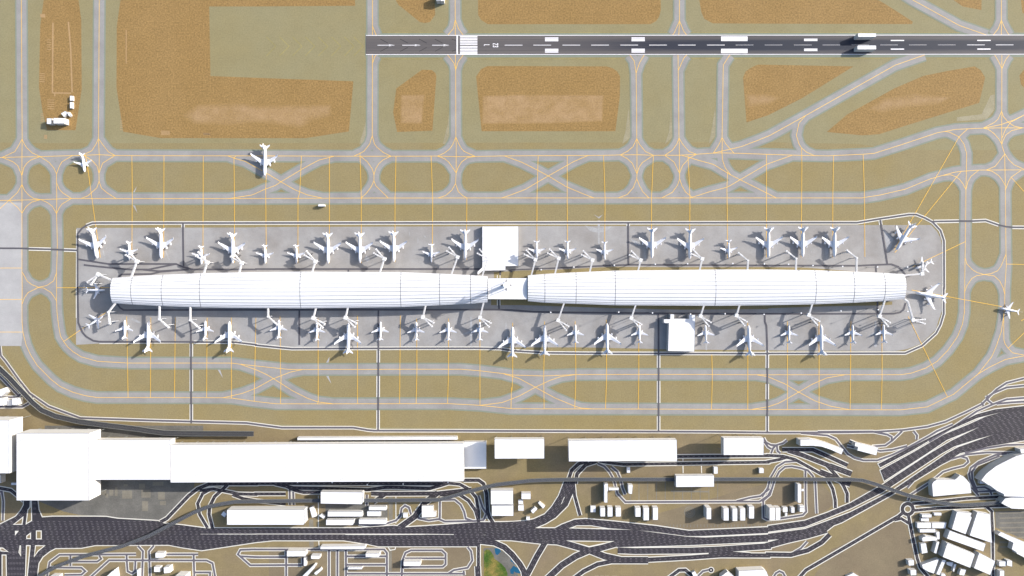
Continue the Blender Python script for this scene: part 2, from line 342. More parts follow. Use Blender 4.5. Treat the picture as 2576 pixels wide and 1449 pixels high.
# ---------------------------------------------------------------- taxiways
TAXI = """00 216,-260 216,0 220,700 224,1400 10 222,132 222,1290 20 224,0 222,160 223,345 232,445 265,575 305,665 375,778 515,920 605,990 735,1048 860,1083 975,1102 1290,1102 2245,1104 2330,1107 2576,1142 21 205,1165 780,1165 1930,1163 2255,1180 2576,1214 22 1080,1217 2576,1222 23 1330,1226 1600,1197 1805,1097 1865,1070 2115,863 2235,792 2390,718 2576,683 2900,650
00 1001,-260 1000,0 996,700 992,1395 10 1000,130 997,295 998,375
10 -300,135 20,135 405,127 730,117 1000,108 1158,116 1330,118 2576,120 11 1050,123 1358,123 1828,122 2014,128 2205,125 2500,120 12 260,118 765,116 921,115 1090,110 1257,108 1422,114 1690,113 1855,104 2025,92 2112,90 2230,92 2560,104 13 340,115 600,120 955,103 1065,95 1365,0 03 1700,1337 1890,1302 2165,1290 2350,1287 2560,1287 2900,1287
10 -300,567 100,567 412,560 720,548 1170,550 2576,548 11 1060,544 2576,543 13 945,543 970,538 1120,515 1380,455 1635,350 1760,316 1870,285 1945,275 2120,263 2195,262 2900,260
10 405,127 495,185 545,245 570,300 570,390 573,550 570,695 578,1000 576,1110 570,1300 20 570,130 575,250 590,375 610,485 645,543 680,590 735,640 820,693 980,737 1285,755 2330,755 2420,767 2576,784 21 320,818 470,820 1610,817 2060,817 2255,833 2480,860 22 0,875 315,885 635,871 1480,869 23 0,873 1335,872 1440,857 1585,806 1700,738 1810,625 1905,490 1955,365 1975,245 1978,0 13 1982,1140 1985,980 1990,460 1995,270 1997,95 1970,0 03 1920,1378 1825,1330 1775,1323
00 224,1400 10 197,0 150,78 25,135
00 224,1400 10 245,0 270,38 325,90 405,127
10 25,135 130,178 180,218 222,318
10 405,127 310,162 270,195 240,240 222,318
10 222,408 178,487 92,567 0,650 -200,830
10 222,408 250,470 285,510 335,547 412,560
10 92,567 180,640 222,695
10 412,560 320,585 265,628 222,695
10 412,560 480,590 530,630 570,700
10 720,548 625,605 598,640 570,700
10 570,390 595,450 630,490 720,548
10 730,117 625,180 598,225 570,300
00 992,1395 10 968,0 925,68 845,107
10 845,115 930,168 978,222 997,295
00 992,1395 10 1030,0 1090,78 1158,116
10 1158,116 1035,192 1020,230 997,295
10 998,375 975,442 885,522 820,547
10 998,375 1022,445 1080,492 1170,550
10 226,1290 275,1380 322,1415 388,1442 470,1425 540,1378 570,1295
20 224,160 248,95 285,45 388,-5 440,0 515,45 550,95 570,130
10 2295,120 2360,145 2470,175 2576,235 11 100,290 250,380 390,460 515,512 665,544
10 2300,550 2530,515 2576,497 11 75,462 195,417 250,382 450,262 545,208 640,160 740,135 780,125
01 1172,-260 1172,0 1173,355
01 1172,553 1170,1365
01 1170,1365 1145,1449 11 1085,75 1050,92 985,123
01 1170,1365 1192,1449 11 1220,35 1280,85 1358,123
11 1050,123 1120,178 1170,250 1187,310 1187,370 1205,420 1330,542
11 1358,123 1280,160 1235,200 1205,248 1187,310
11 1187,370 1160,430 1112,495 1060,542
01 1173,265 1210,355
01 1210,553 1197,570 1173,635
01 2004,-260 2004,0 2005,355
01 2005,200 1988,285 1930,355
01 2005,200 2038,290 2085,355
01 2006,553 2009,705 2011,1380 11 2014,0 2014,290 2008,400
01 2009,705 1995,640 1930,553
01 2009,705 2033,625 2085,553
01 2011,1380 1982,1449 11 1950,50 1895,92 1828,122
01 2011,1380 2040,1449 11 2070,50 2095,75 2205,125
11 1828,122 1895,148 1940,183 2014,290
11 2205,125 2125,140 2070,180 2035,235 2014,290
11 2008,400 1972,462 1912,517 1835,543
11 2008,400 2035,478 2078,518 2122,543
11 2500,120 2576,148 12 105,187 250,260 365,322 545,430 640,470 730,507 822,543
11 2475,543 2576,508 12 135,457 250,388 365,322 625,175 765,116
02 1185,553 1230,615 1248,735
02 1330,553 1283,632 1248,735 1253,1050 1255,1395 12 1257,0 1257,300 1255,350
02 1255,1395 1230,1449 12 1215,28 1160,75 1090,110
02 1255,1395 1280,1449 12 1340,75 1422,114
12 1090,110 1160,148 1210,195 1257,300
12 1422,114 1310,188 1278,235 1257,300
12 1255,350 1220,440 1160,508 1070,543
12 1255,350 1280,415 1315,480 1378,543
02 1683,-260 1685,210 1678,355
02 1685,210 1632,332 1615,355
02 1685,210 1725,310 1758,355
02 1670,553 1672,710 1680,1390 12 1683,0 1685,295 1686,350
02 1672,710 1730,582 1758,553
02 1680,1390 1658,1449 12 1615,62 1537,114
02 1680,1390 1715,1449 12 1778,75 1855,104
12 1537,114 1630,182 1685,295
12 1855,104 1785,140 1715,218 1685,295
12 1686,350 1665,415 1612,488 1507,543
12 1686,350 1708,418 1745,483 1820,543
02 2195,553 2180,570 2125,655 2120,1000 2113,1385 12 2115,0 2112,90 2120,170 2145,240 2198,310
02 2113,1385 2085,1449 12 2025,92
02 2113,1385 2150,1449 12 2232,92
03 1575,553 1275,658 375,1165 20,1362 02 2480,1410 12 2305,27 2025,92
03 378,1162 310,1240 285,1362 310,1449 13 337,40 385,82 465,117
12 1712,115 1880,165 2025,205 2198,310 2295,360 2560,492 13 0,500 82,543
12 1790,543 1990,480 2165,435 2295,360 2555,208 13 0,200 240,114
03 1330,-80 1455,0 1925,258 2205,355
03 2347,-260 2347,355
03 2347,205 2315,290 2263,355
03 2347,205 2380,280 2425,355
03 2352,553 2350,1449 13 2355,25 2380,100 2383,260 2387,420 2393,1110 2397,1210 2382,1449 23 2380,190 2370,310 2372,520 2385,565 2415,605 2460,652 2576,675
03 2352,690 2325,630 2280,553
03 2352,690 2392,598 2427,553
03 2350,1120 2312,1200 2280,1230 2165,1290
03 2350,1120 2365,1170 2415,1230 2475,1270 2560,1287
03 2165,1290 2275,1268 2350,1252 2480,1205 2576,1158 2900,1000
03 2165,1290 2215,1302 2270,1342 2320,1398 2350,1449
03 2560,1287 2450,1315 2390,1360 2360,1420 2352,1449
03 2576,1158 2440,1230 2390,1300 2352,1390
03 2005,1300 1920,1378
13 1760,316 1835,310 1890,330 1925,355 1960,400 1990,460
13 2120,263 2042,325 2010,378 1990,460
13 2195,262 2285,225 2382,100
13 2195,262 2255,275 2320,318 2350,355 2387,420
13 2382,100 2420,158 2475,210 2576,255 2900,290
13 2545,265 2445,335 2420,375 2388,460
20 2245,1104 2440,1060 2576,1008 21 175,912 350,845 470,820
20 2420,767 2576,822 21 110,872 178,912 370,1035 520,1110 620,1145 780,1165
21 2480,860 2576,888 22 75,912 235,998 430,1105 640,1192 690,1207 820,1217
21 2255,1180 2475,1153 2576,1115 22 75,1085 235,998 380,930 495,890 640,871
22 2460,873 2576,892 23 110,940 165,962 308,1047 470,1135 635,1190 815,1223
22 2410,1221 2576,1195 23 105,1160 195,1112 308,1047 440,970 590,905 775,873
13 1985,1150 1998,1205 2055,1265 2105,1295 2175,1313 2240,1305 2310,1275 2345,1225 2393,1110
23 1978,40 13 1997,1430 2050,1352 2100,1325 2175,1313 2275,1328 2330,1378 2365,1449 23 2380,60
23 2380,190 2365,320 2345,440 2290,600 2250,690 2115,863""".split('\n')
# stand lead-in lines: paint only
STANDS = """10 0,1248 222,1248
20 -200,115 222,115
20 -200,443 230,443
10 570,1446 1105,1446
10 862,112 885,250 960,790 1012,1145
10 1328,118 1332,500 1328,1140
10 1651,120 1648,1145
10 2046,120 2043,1190
10 2378,120 2355,138 2360,560 2362,1195
11 105,290 98,460 105,1200
11 458,123 441,485 423,545 423,1200
11 739,130 739,1200
11 1046,95 1050,200 1060,544 1059,1200
11 1409,123 1399,544 1399,1190
11 1762,123 1778,544 1774,1180
11 2122,543 2118,1165
12 263,118 251,544 251,1150
12 556,117 555,544 559,1150
12 921,115 936,544 932,1160
12 1422,114 1403,544 1403,1150
12 1770,113 1790,544 1786,1150
12 2168,285 2162,440 2170,1150
12 2560,104 2560,1140
13 337,40 340,200 333,1140
13 658,118 651,543 652,1140
13 956,103 970,538 974,1136
13 1880,0 1270,1065
13 1945,275 1275,1092
03 1920,1378 1880,1449
13 1983,983 1455,1235
13 2445,335 2576,480
13 2395,1208 2700,1215
23 1445,20 2350,187
20 640,540 1068,245
20 1276,285 1290,1102
20 1519,298 1515,1102
20 1765,300 1757,1104
20 2085,298 2080,1104
20 2328,298 2330,1107
20 2576,300 2558,1140
21 243,283 246,820 253,880 247,1165
21 625,310 627,1148 618,1163
21 1021,275 1022,1166
21 1453,277 1445,1165
21 1617,308 1620,817 1611,1165
21 1937,308 1938,817 1928,1163
21 2253,300 2254,1178
22 7,350 7,890 0,1030
21 2570,1000 2566,1213
22 329,335 319,885 323,1217
22 635,333 643,871 631,1217
22 949,320 952,871 940,1218
22 1275,333 1276,871 1270,1219
22 2010,670 2015,870 2007,1220
22 2372,350 2372,1220
23 195,335 195,1224
23 513,340 513,1224
23 833,333 830,873 825,1225
23 1145,345 1147,873 1140,1225
23 1408,285 1805,1097
23 2576,450 2415,605
23 2545,330 2600,300""".split('\n')
bs, bc, by = NB(), NB(), NB()
for i, l in enumerate(TAXI):
    p = WP(l)
    strip(bs, p, 65*U, 0.085+i*0.0007); strip(bc, p, 51*U, 0.165+i*0.0007); strip(by, p, 1.9*U, 0.31+i*0.0003)
for i, l in enumerate(STANDS): strip(by, WP(l), 1.9*U, 0.345+i*0.0003)
# runway shoulder
flat(bs, WP("01 1100,333 03 2900,329 2900,574 01 1100,577"), 0.084)
struct('taxiway_shoulders', bs, M_should); struct('taxiways', bc, M_conc)
# ---------------------------------------------------------------- runway
bm = NB(); flat(bm, WP("01 1107,355 03 2900,351 2900,550 01 1107,552"), 0.45); struct('runway', bm, M_runway)
struct('taxiway_lines', by, M_yel)
bm = NB(); ZM = 0.53
def yl(x): return -3.5*(x-TW-1107)/6600.0      # the runway runs a hair off level
def R(x0, y0, x1, y1, z=ZM, b=None):
    flat(b or bm, [W((x0,y0+yl(x0))), W((x1,y0+yl(x1))), W((x1,y1+yl(x1))), W((x0,y1+yl(x0)))], z)
A, B_, C_ = TW, 2*TW, 3*TW
R(A+1107, 354.5, C_+2900, 360); R(A+1107, 547, C_+2900, 552.5); R(A+2018, 361, A+2032, 546)
for y in [370,385.5,401,417,433,447.5,468,483.5,499,514,528.5,542]: R(A+2053, y-4.6, A+2228, y+4.6)
for x0, x1 in ((1223,1395),(1473,1655),(1772,1943)):
    R(A+x0, 453.5, A+x1-40, 458.5)
    for sgn in (-1,1):
        flat(bm, [W((A+x1-58,456+sgn*10)), W((A+x1,456+sgn*1.0)), W((A+x1-3,456)), W((A+x1-54,456+sgn*5.5))], ZM+0.002)
for x0 in [A+2503, B_+215, B_+508, B_+797, B_+1090, B_+1380, B_+1670, B_+1961, B_+2250, C_-35, C_+260, C_+548, C_+838, C_+1127, C_+1417, C_+1708, C_+2001, C_+2290, C_+2580]:
    h_ = 2.5 if x0 < B_+2000 or x0 > C_+1900 else 1.1
    R(x0, 456-h_, x0+178, 456+h_)
for x0, ys in ((B_+332, (384,398,412,498,512,526)), (B_+1202, (384,398,412,498,512,526)), (C_+362, (398,411,498,512)), (C_+1234, (411,498)), (C_+2104, (411,498))):
    for y in ys: R(x0, y-5, x0+134, y+5)
R(B_+2103, 370, B_+2369, 416); R(B_+2103, 494, B_+2369, 538)
def cp(*pts): return [W((A+1985.5+x*.25, 322+y*.25)) for x, y in pts]
for k, g in enumerate([cp((1752,471),(1795,471),(1795,514),(1740,514),(1650,475),(1602,471),(1602,522)),
          cp((1755,562),(1795,562),(1795,603),(1720,603),(1704,580),(1688,603),(1602,603),(1602,562),(1645,562)),
          cp((1458,515),(1246,515),(1246,566))]):
    strip(bm, g, 2.7*U, ZM+0.004+k*0.001)
struct('runway_markings', bm, M_white)
bm = NB()
for x in (1280, 1480, 1670, 1828, 2000):
    for sgn in (-1, 1):
        x2 = x+48 if x < 2000 else x+14; y2 = 456+sgn*(22 if x < 2000 else 44)
        strip(bm, [W((A+x-28, 456+sgn*62)), W((A+x2, y2))], 2.5*U, 0.515)
for y in (401.5, 511.5): R(A+1107, y-0.6, B_+1500, y+0.6, 0.512)
struct('old_runway_chevrons', bm, M_skid)

# ---------------------------------------------------------------- roads
KERB_W = 8.5
kerbs, asph, apr, big, isl, isk, dash = NB(), NB(), NB(), NB(), NB(), NB(), NB()
strt = NB(); cnt = {}
def nz(base): cnt[base] = cnt.get(base, 0) + 1; return base + cnt[base]*0.0002
ZK, ZS, ZR, ZA = 0.24, 0.38, 0.395, 0.41
def dashes(path, offs, polys=None, holes=(), per=54, ln=22, z=0.60, hw=0.75, phase=0):
    # path in survey units
    for oi, o in enumerate(offs):
        q = offset(path, o) if o else path
        acc = phase + (oi//3 % 4)*13 + (oi*7 % 5)*2.0
        s0 = acc
        segs = []; tot = 0
        for a, b in zip(q, q[1:]):
            l = math.hypot(b[0]-a[0], b[1]-a[1]); segs.append((tot, l, a, b)); tot += l
        def at(s):
            for t, l, a, b in segs:
                if s <= t+l and l > 0:
                    k = (s-t)/l; return (a[0]+(b[0]-a[0])*k, a[1]+(b[1]-a[1])*k)
            return q[-1]
        s = s0
        while s+ln < tot:
            a = at(s); b = at(s+ln); mid = ((a[0]+b[0])/2, (a[1]+b[1])/2)
            ok = True
            if polys is not None: ok = any(inside(a, p) and inside(b, p) for p in polys)
            if ok and any(inside(a, h) or inside(b, h) for h in holes): ok = False
            if ok: strip(dash, [W(a), W(b)], hw*U*1.15, z)
            s += per
def road(s, hw, lanes=0, kerb=True, kw=KERB_W, street=False):
    w = WP(s)
    if kerb: strip(kerbs, w, (hw+kw)*U, nz(ZK))
    strip(strt if street else asph, w, hw*U, nz(ZS if street else ZR))
    if lanes:
        sp = 2*hw/(lanes)
        dashes(P(s), [(-hw + sp*(k+1)) for k in range(lanes-1)])
# service roads on the airfield
def apron_road(s, hw=8.5): strip(apr, WP(s), hw*U, nz(ZA))
def kerbline(s, hw): strip(kerbs, WP(s), hw*U, nz(ZK))
PERIM = "10 782,1449 782,905 825,850 870,820 930,797 1000,795 2576,795 12 2576,792 13 895,792 1130,753 1415,710 1490,710 1580,745 1655,785 1735,870 1770,975 1772,1449 23 1768,0 1768,260 1735,370 1690,455 1550,580 1380,655 0,658 22 2576,660 1500,658 720,656 345,652 20,632 21 2450,610 2250,606 1500,606 360,610 250,600 0,575 20 2576,570 2370,545 1000,540 940,530 870,490 830,445 790,350 782,0 10 782,1440"
apron_road(PERIM, 9)
kerbline("10 870,820 930,797 1000,795 2576,795 12 2576,792 13 895,792 1130,753 1415,710 1490,710 1580,745 1655,785 1735,870 1770,975 1772,1449 23 1768,0 1768,260 1735,370 1690,455 1550,580 1380,655 0,658 22 2576,660 1500,658 720,656 345,652 20,632 21 2450,610 2250,606 1500,606 360,610 250,600 0,575 20 2576,570 2370,545 1950,545", 17.5)
kerbline("20 1905,553 1500,556 1000,560", 3); kerbline("10 771,860 768,1449 20 768,300", 4)
for s_ in ["10 790,1160 1090,1207 1775,1207 1850,1240 1950,1262 2576,1262 11 0,1258 2260,1258", "10 845,1217 1090,1243 1320,1263 1500,1262 1775,1207",
  "10 1195,1335 1225,1312 1520,1308 1620,1285 1900,1262", "10 1440,1265 1600,1280 1900,1262",
  "11 2576,1285 12 -30,1268 420,1250 620,1240 1000,1222 1180,1215 2576,1222 13 900,1225 1060,1217 1240,1210 1310,1235 1350,1275 1385,1320",
  "12 1169,800 1172,1215", "13 1130,765 1200,1205", "13 1085,1215 1087,1290", "11 2458,1262 2458,1320", "11 930,1258 930,1290",
  "20 1180,160 1210,200 1245,222 2576,220 21 2400,218 2570,222 22 200,238 500,245 1480,255 2576,260 23 1260,258 1330,245 1365,215 1385,150",
  "21 437,225 437,572", "21 1232,220 1232,606", "22 1473,260 1475,658", "22 2543,260 2545,340 2560,380 2568,560 2568,660", "23 1100,130 1103,250",
  "10 1842,800 1848,1240", "21 2442,90 2445,215"]: apron_road(s_)
def split_road(s, gaps):
    apron_road(s, 8.5)
    for g in gaps:
        for d in (-13.5, 13.5): strip(kerbs, [W(q) for q in offset(P(g), d)], 4.5*U, nz(ZK))
split_road("20 1908,225 1908,330 1922,410 1925,1360", ["20 1926,560 1926,690", "20 1926,822 1926,1040", "20 1926,1170 1926,1350"])
split_road("21 1232,600 1229,1425", ["21 1231,628 1231,750", "21 1230,885 1229,1098", "21 1229,1230 1229,1425"])
split_road("22 1475,650 1475,1440", ["22 1475,675 1475,803", "22 1475,935 1475,1157", "22 1475,1290 1475,1440"])
split_road("22 2568,650 2568,1449", ["22 2568,675 2568,805", "22 2568,965 2568,1120", "22 2568,1290 2568,1440", "22 2568,630 2568,652"])
split_road("10 -300,1048 222,1050 560,1062 780,1070", ["10 290,1055 512,1060", "10 645,1066 768,1070"])
split_road("13 1655,780 1920,775 2040,776 2190,770 2320,815 2395,832 2460,838 2900,842", ["13 1670,780 1920,776", "13 2055,776 2190,770 2320,815", "13 2458,838 2900,842"])
for g in ["10 1842,812 1842,840", "12 1169,808 1169,826", "13 1128,770 1135,815", "21 2442,120 2442,175", "21 2442,-100 2442,-130"]:
    for d in (-13.5, 13.5): strip(kerbs, [W(q) for q in offset(P(g), d)], 4*U, nz(ZK))
G = lambda s_, hw=10: road(s_, hw, street=True, kw=7.5)
G("20 -200,560 0,590 10,680 60,740 200,935 300,1060 490,1190 810,1308 1500,1332 2480,1358 21 260,1405 980,1405 1130,1430 1190,1435 2000,1436 22 2000,1446 32 2576,5 33 500,5 800,2 23 1100,1446 1350,1430 1605,1395 1785,1345 2000,1245 2150,1170 2200,1120 2300,1020 2400,955 2576,910 2900,880", 10)
for s_ in ["20 335,1080 315,1130 280,1165 225,1195 -200,1195", "20 -200,680 0,890 190,1085 170,1100 -200,1095", "20 190,1085 230,1040",
 "23 2900,975 2576,982 2400,1000 2260,1060 2190,1110", "23 1620,1545 1860,1400 2100,1240 2260,1170 2400,1120 2900,1080", "23 2205,1080 2212,1130 2260,1170", "23 2150,1150 2165,1185", "23 2300,1165 2450,1150 2900,1125",
 "33 -40,95 30,130 80,133 150,110 190,80", "33 75,135 50,165 30,215", "33 90,140 95,190 125,215",
 "33 330,10 600,35 680,70 760,170 800,220 870,262 960,285 1100,285 1250,230 1420,150 1620,40 23 1700,1440 1860,1372",
 "33 820,88 1000,160 1130,190 1250,178 1400,140", "33 795,138 900,165 1000,175", "33 1045,145 1180,135 1250,85 1350,-10", "33 1242,98 1245,50 1200,25 1050,-5 500,-2", "33 1465,-10 1500,35 1495,75",
 "33 1420,640 1640,500 1760,400 1850,370 1970,340 2015,300 2000,262 1940,245 1850,265 1700,340 1480,470 1400,560", "33 1410,690 1430,640", 
 "33 1850,270 2000,225 2200,205 2900,215", "33 1980,210 2200,160 2400,130 2900,120", "33 2080,590 2030,470 2022,420 2040,360 2120,300 2290,230 2400,215", "33 2110,610 2055,480 2050,400 2100,330 2330,240", "33 2080,560 2180,555 2230,580 2250,635", "33 2100,600 2300,590", "33 2050,560 2120,640",
 "33 -50,690 20,630 60,500 110,400 170,350 240,345 320,360 400,385 450,440 475,495 490,820", "33 -60,650 0,560 20,470 90,350 170,300 320,290", "33 376,385 378,720 384,800 350,835 130,870 0,880 32 2570,880 2530,860 2528,700 2520,690",
 "32 2540,100 2576,150 2610,170", "32 2530,60 2560,110",
 "32 860,315 930,345 980,400 1020,470 1035,520 1060,620 1140,705 2290,700 2490,700 2576,640 2620,560", "32 1000,350 1060,400 1095,480 1110,560 1140,630", "32 2260,695 2400,660 2500,645 2590,570",
 "30 470,1480 500,1310 600,1235 1370,1230", "30 710,1240 710,1350", "30 720,1303 980,1303 1020,1275 1000,1243", "30 500,1362 820,1365 860,1400 820,1435 650,1437", "30 900,1470 1100,1290 2080,1292 2140,1320 2170,1480",
 "30 1390,1145 1440,1200 1430,1480", "30 1550,1140 1500,1200 1512,1480", "30 1275,1235 1277,1290 1285,1400 1330,1422 1360,1400 1365,1290", "30 1950,1240 1957,1480", "30 1675,1230 1995,1230", "30 1960,1412 2115,1412 2115,1480",
 "30 2576,1180 2420,1185 2395,1230 2520,1340 2576,1340 31 300,1338 470,1338", "30 2420,1250 2576,1258 31 310,1258", "31 -50,1181 290,1181 640,1181 1290,1181 1318,1215 1318,1480", "31 305,1190 305,1480",
 "31 470,1262 472,1338", "31 735,1190 735,1480", "31 820,1190 820,1480", "31 905,1190 908,1480", "31 905,1250 1310,1250", "31 905,1335 1310,1335", "31 905,1425 1318,1425 2100,1425", "31 1465,1480 1475,1290 1505,1215 1560,1190 1870,1190 1908,1225 1908,1330 1880,1355 1470,1357",
 "31 1500,1270 1905,1270", "31 2130,1155 2165,1200 2178,1290 2130,1365 1990,1390 1935,1425", "31 2090,1395 2095,1440", "31 340,575 342,735", "31 375,600 380,735", "31 1117,630 1115,740",
 "31 1030,925 1150,940 1280,930 1410,890 1455,840 1465,770 1500,740 1540,760 1560,830", "31 1600,790 1640,870 1740,890 1840,875 1900,900 2200,895 2290,885 2320,820 2280,760 2240,640", "31 1852,690 1850,870", "31 1860,683 2000,680 2060,730 2095,800 2110,870 2180,895",
 "33 60,1500 60,1450 80,1420 115,1400 150,1415 170,1450 170,1500", "32 1870,1449 1920,1400 1985,1385", "30 -200,600 20,600 35,700 30,890", "33 260,1210 330,1170 395,1100", "30 20,1240 25,1480"]:
    G(s_)
for s_ in ["31 628,640 628,955", "31 1408,650 1408,920", "31 632,1095 636,1165", "32 1720,340 1722,415", "32 1905,340 1908,415", "32 1720,265 1720,290", "32 1905,265 1905,290", "31 1330,1160 1350,1190 1400,1180 1405,1155"]:
    strip(kerbs, WP(s_), 4.5*U, nz(ZK))
for s_, hw, ln in [("30 -200,560 0,565 110,585 240,690", 16, 2), ("30 1615,905 1680,870 1900,640 1990,570 2100,525 2290,520 2576,520 31 0,515 1880,520", 17, 2),
 ("30 2010,590 2150,572 2400,622 2576,627 31 0,622 300,622", 15, 2), ("30 2140,975 2105,830 2110,750 2160,650 2290,530", 16, 2), ("30 2090,965 2010,830 1990,720 2040,620 2110,580", 15, 2), ("30 2340,630 2450,670 2576,690 31 300,725", 15, 2),
 ("31 190,520 380,562 700,568 1130,580 1300,556 1400,556 1750,568 1850,540 1930,515", 17, 2), ("31 300,545 400,590 480,608 660,605", 15, 2), ("31 1160,618 1250,622 1830,618 2170,580", 21, 2),
 ("31 1440,965 1600,850 1700,710 1830,610", 28, 3), ("31 1180,705 1300,625", 20, 2), ("31 1880,508 2050,525 2150,580 2215,660 2240,800 2240,905 2238,1449 2236,1480", 15, 2), ("31 2090,485 2240,485 2290,520 2320,620 2330,800 2350,860 2390,920", 17, 2),
 ("31 1850,632 2050,630 2140,690 2210,790 2240,900", 16, 2), ("31 2230,1350 2236,1480", 26, 3),
 ("31 2250,1098 2400,1115 2500,1160 2576,1230 32 80,1330 120,1400 135,1500", 27, 3), ("32 345,1090 250,1250 130,1480", 27, 3), ("32 1370,1302 1000,1302 860,1330 720,1400 600,1490", 20, 2),
 ("32 400,1085 620,1145 780,1190 930,1250 1100,1287 1370,1287", 31, 4), ("32 1060,1120 900,1165 780,1190 640,1250 500,1340 350,1480", 30, 4), ("32 1560,1480 1680,1390 1745,1388 1830,1460", 16, 2),
 ("32 555,520 600,385 670,320 760,290", 17, 2), ("32 635,520 655,420 740,330 850,295", 18, 2), ("32 615,480 630,640 685,840", 15, 2), ("32 880,293 1000,312 1120,325 2576,303 33 0,298 120,275 200,250", 15, 2),
 ("32 1600,246 2576,238 33 0,235 150,243 270,275 550,430", 15, 2), ("33 143,178 450,178 560,225 800,335", 19, 2), ("33 200,185 340,230 620,340 840,420", 22, 3), ("33 600,480 650,570 675,680 678,765", 15, 2), ("33 590,335 690,440 760,540 796,620 796,710", 16, 2),
 ("33 520,400 680,465 830,525", 28, 3), ("33 620,340 835,420", 27, 3),
 ("32 1065,1190 1240,1197 1800,1192 2100,1180 2576,1148 33 0,1140 200,1085 400,1040 590,985", 30, 4), ("32 1370,1285 1800,1262 2100,1240 2576,1242 33 0,1232 230,1235 400,1190 540,1110 620,1030", 22, 2), ("32 1980,1205 2200,1225 2400,1240", 24, 3),
 ("33 290,1490 380,1390 1230,895 1310,850 1370,800", 16, 2), ("33 1450,722 1700,700 2000,668 2310,652 2900,630", 14, 2), ("33 1450,790 1700,768 2200,745 2900,730", 14, 2), ("33 2190,742 2250,800 2258,950 2265,1480", 13, 2), ("33 1410,830 1440,990 1500,1270 1530,1360 1620,1470", 15, 2), ("33 1270,885 1340,870 1420,920", 14, 2)]:
    road(s_, hw, ln)
# roundabout
circ = [(3*TW+1405+math.cos(t*math.pi/12)*54, 3*TH+775+math.sin(t*math.pi/12)*54) for t in range(24)]
strip(kerbs, [W(p) for p in circ], 26*U, nz(ZK), True); strip(asph, [W(p) for p in circ], 17*U, nz(ZR), True)
circ = [(2*TW+2003+math.cos(t*math.pi/8)*16, 3*TH+1388+math.sin(t*math.pi/8)*16) for t in range(16)]
strip(kerbs, [W(p) for p in circ], 16*U, nz(ZK), True); strip(asph, [W(p) for p in circ], 8*U, nz(ZR), True)
# motorway sheets
PM = [
 "30 -1500,945 -60,942 0,930 80,890 160,850 210,790 240,735 245,640 375,640 390,780 425,858 530,850 960,850 1070,852 1180,870 1590,893 1650,918 1830,935 2070,967 2576,965 31 1000,965 1390,940 1490,958 1850,935 2240,905 2460,905 2576,903 32 100,895 215,965 560,968 1240,985 1440,1010 1760,1052 1940,1060 2576,1030 33 0,1022 370,975 600,892 830,805 1240,595 1799,214 1908,153 2250,31 2447,-22 2900,-80 2900,60 2576,85 2215,145 1930,214 1560,440 1240,635 960,790 740,910 660,940 580,1003 370,1062 0,1085 32 2576,1102 1780,1138 1060,1158 1030,1098 550,1090 470,1132 300,1125 0,1090 31 2300,1085 2230,1150 1230,1150 1120,1125 880,1090 170,1090 0,1108 30 2030,1190 1830,1160 1700,1135 960,1138 820,1165 560,1168 500,1200 430,1255 390,1320 370,1480 -60,1480 -1500,1480",
 "32 -40,903 130,893 220,875 330,825 400,750 470,640 525,495 640,495 620,600 560,740 440,860 340,920 215,972",
 "32 400,1000 430,968 500,930 630,880 740,872 1000,895 1440,942 1780,992 2576,955 33 0,942 370,890 590,812 830,712 1150,530 1628,214 1843,88 2127,-52 2900,-150 2900,-80 2447,-22 2105,70 1873,145 1747,214 1160,600 830,768 600,862 370,952 0,1003 32 2576,1015 1940,1045 1760,1046 1440,1004 1240,985 980,968 800,938 650,938 560,972",
 "33 1130,385 1449,210 1764,27 2018,-78 2193,-157 2346,-201 2900,-260 2900,-150 2127,-52 1799,79 1598,214 1170,490",
 "33 1110,320 1449,145 1760,-12 2097,-179 2280,-229 2900,-300 2900,-240 2346,-201 2105,-142 1711,31 1449,186 1130,355"]
ISL = ["30 131,932 239,846 228,932", "30 260,932 278,782 300,754 306,640 322,640 325,893", "30 153,993 192,993 153,1043", "30 267,1043 314,1007 314,1076 267,1076", "30 364,990 422,990 422,1079 364,1079",
 "30 214,1140 214,1254 189,1210 200,1140", "30 264,1138 311,1138 278,1480 253,1480", "30 356,1138 461,1140 389,1199 344,1260", "30 0,1160 33,1162 90,1205 8,1200", "30 19,1232 68,1232 72,1480 19,1480", "32 494,722 526,648 529,656 500,724",
 "32 545,1092 1035,1098 775,1162"]
for i, s_ in enumerate(PM):
    w = WP(s_)
    strip(kerbs, w, 9*U, nz(ZK), True)
    flat(big, w, 0.545+i*0.002)
holes = [P(s_) for s_ in ISL]
for i, s_ in enumerate(ISL[:11]):
    w = WP(s_); flat(isk, w, 0.562+i*0.001)
    q = inset(w, 2.2)
    if abs(area(w)) > 60: flat(isl, q, 0.578+i*0.001)
w = WP("32 548,1090 1032,1097 775,1160"); flat(isk, w, 0.573); flat(isl, WP("32 600,1100 985,1103 775,1147"), 0.59)
# median strips
for s_, hw in [("30 2190,1026 2576,1026 31 0,1025 900,1025 1700,1027 1990,1030", 3.4), ("31 900,1028 1300,1029 1700,1028", 5), ("31 2290,1035 2310,1035", 1), ("30 2020,1026 2190,1026", 1.2)]:
    strip(isk, WP(s_), hw*U, nz(0.57))
polys = [P(s_) for s_ in PM]
g1 = P("30 -60,1040 0,1040 2070,1040 31 0,1030 1000,1030 2200,1020 32 0,1010 430,1035 1240,1040 1760,1090 2576,1065 33 0,1050 370,1010")
dashes(g1, [k*16.5+8 for k in range(-9, 12)], polys[:1], holes, z=0.605)
g2 = P("33 370,1010 600,930 830,850 1240,620 1560,420 1930,190 2250,90 2576,20")
dashes(g2, [k*15.5+8 for k in range(-6, 7)], polys[:1], holes, z=0.607)
g3 = P("32 -10,925 140,930 260,890 400,800 500,650 590,490"); dashes(g3, [k*16 for k in range(-4, 4)], polys[1:2], z=0.609)
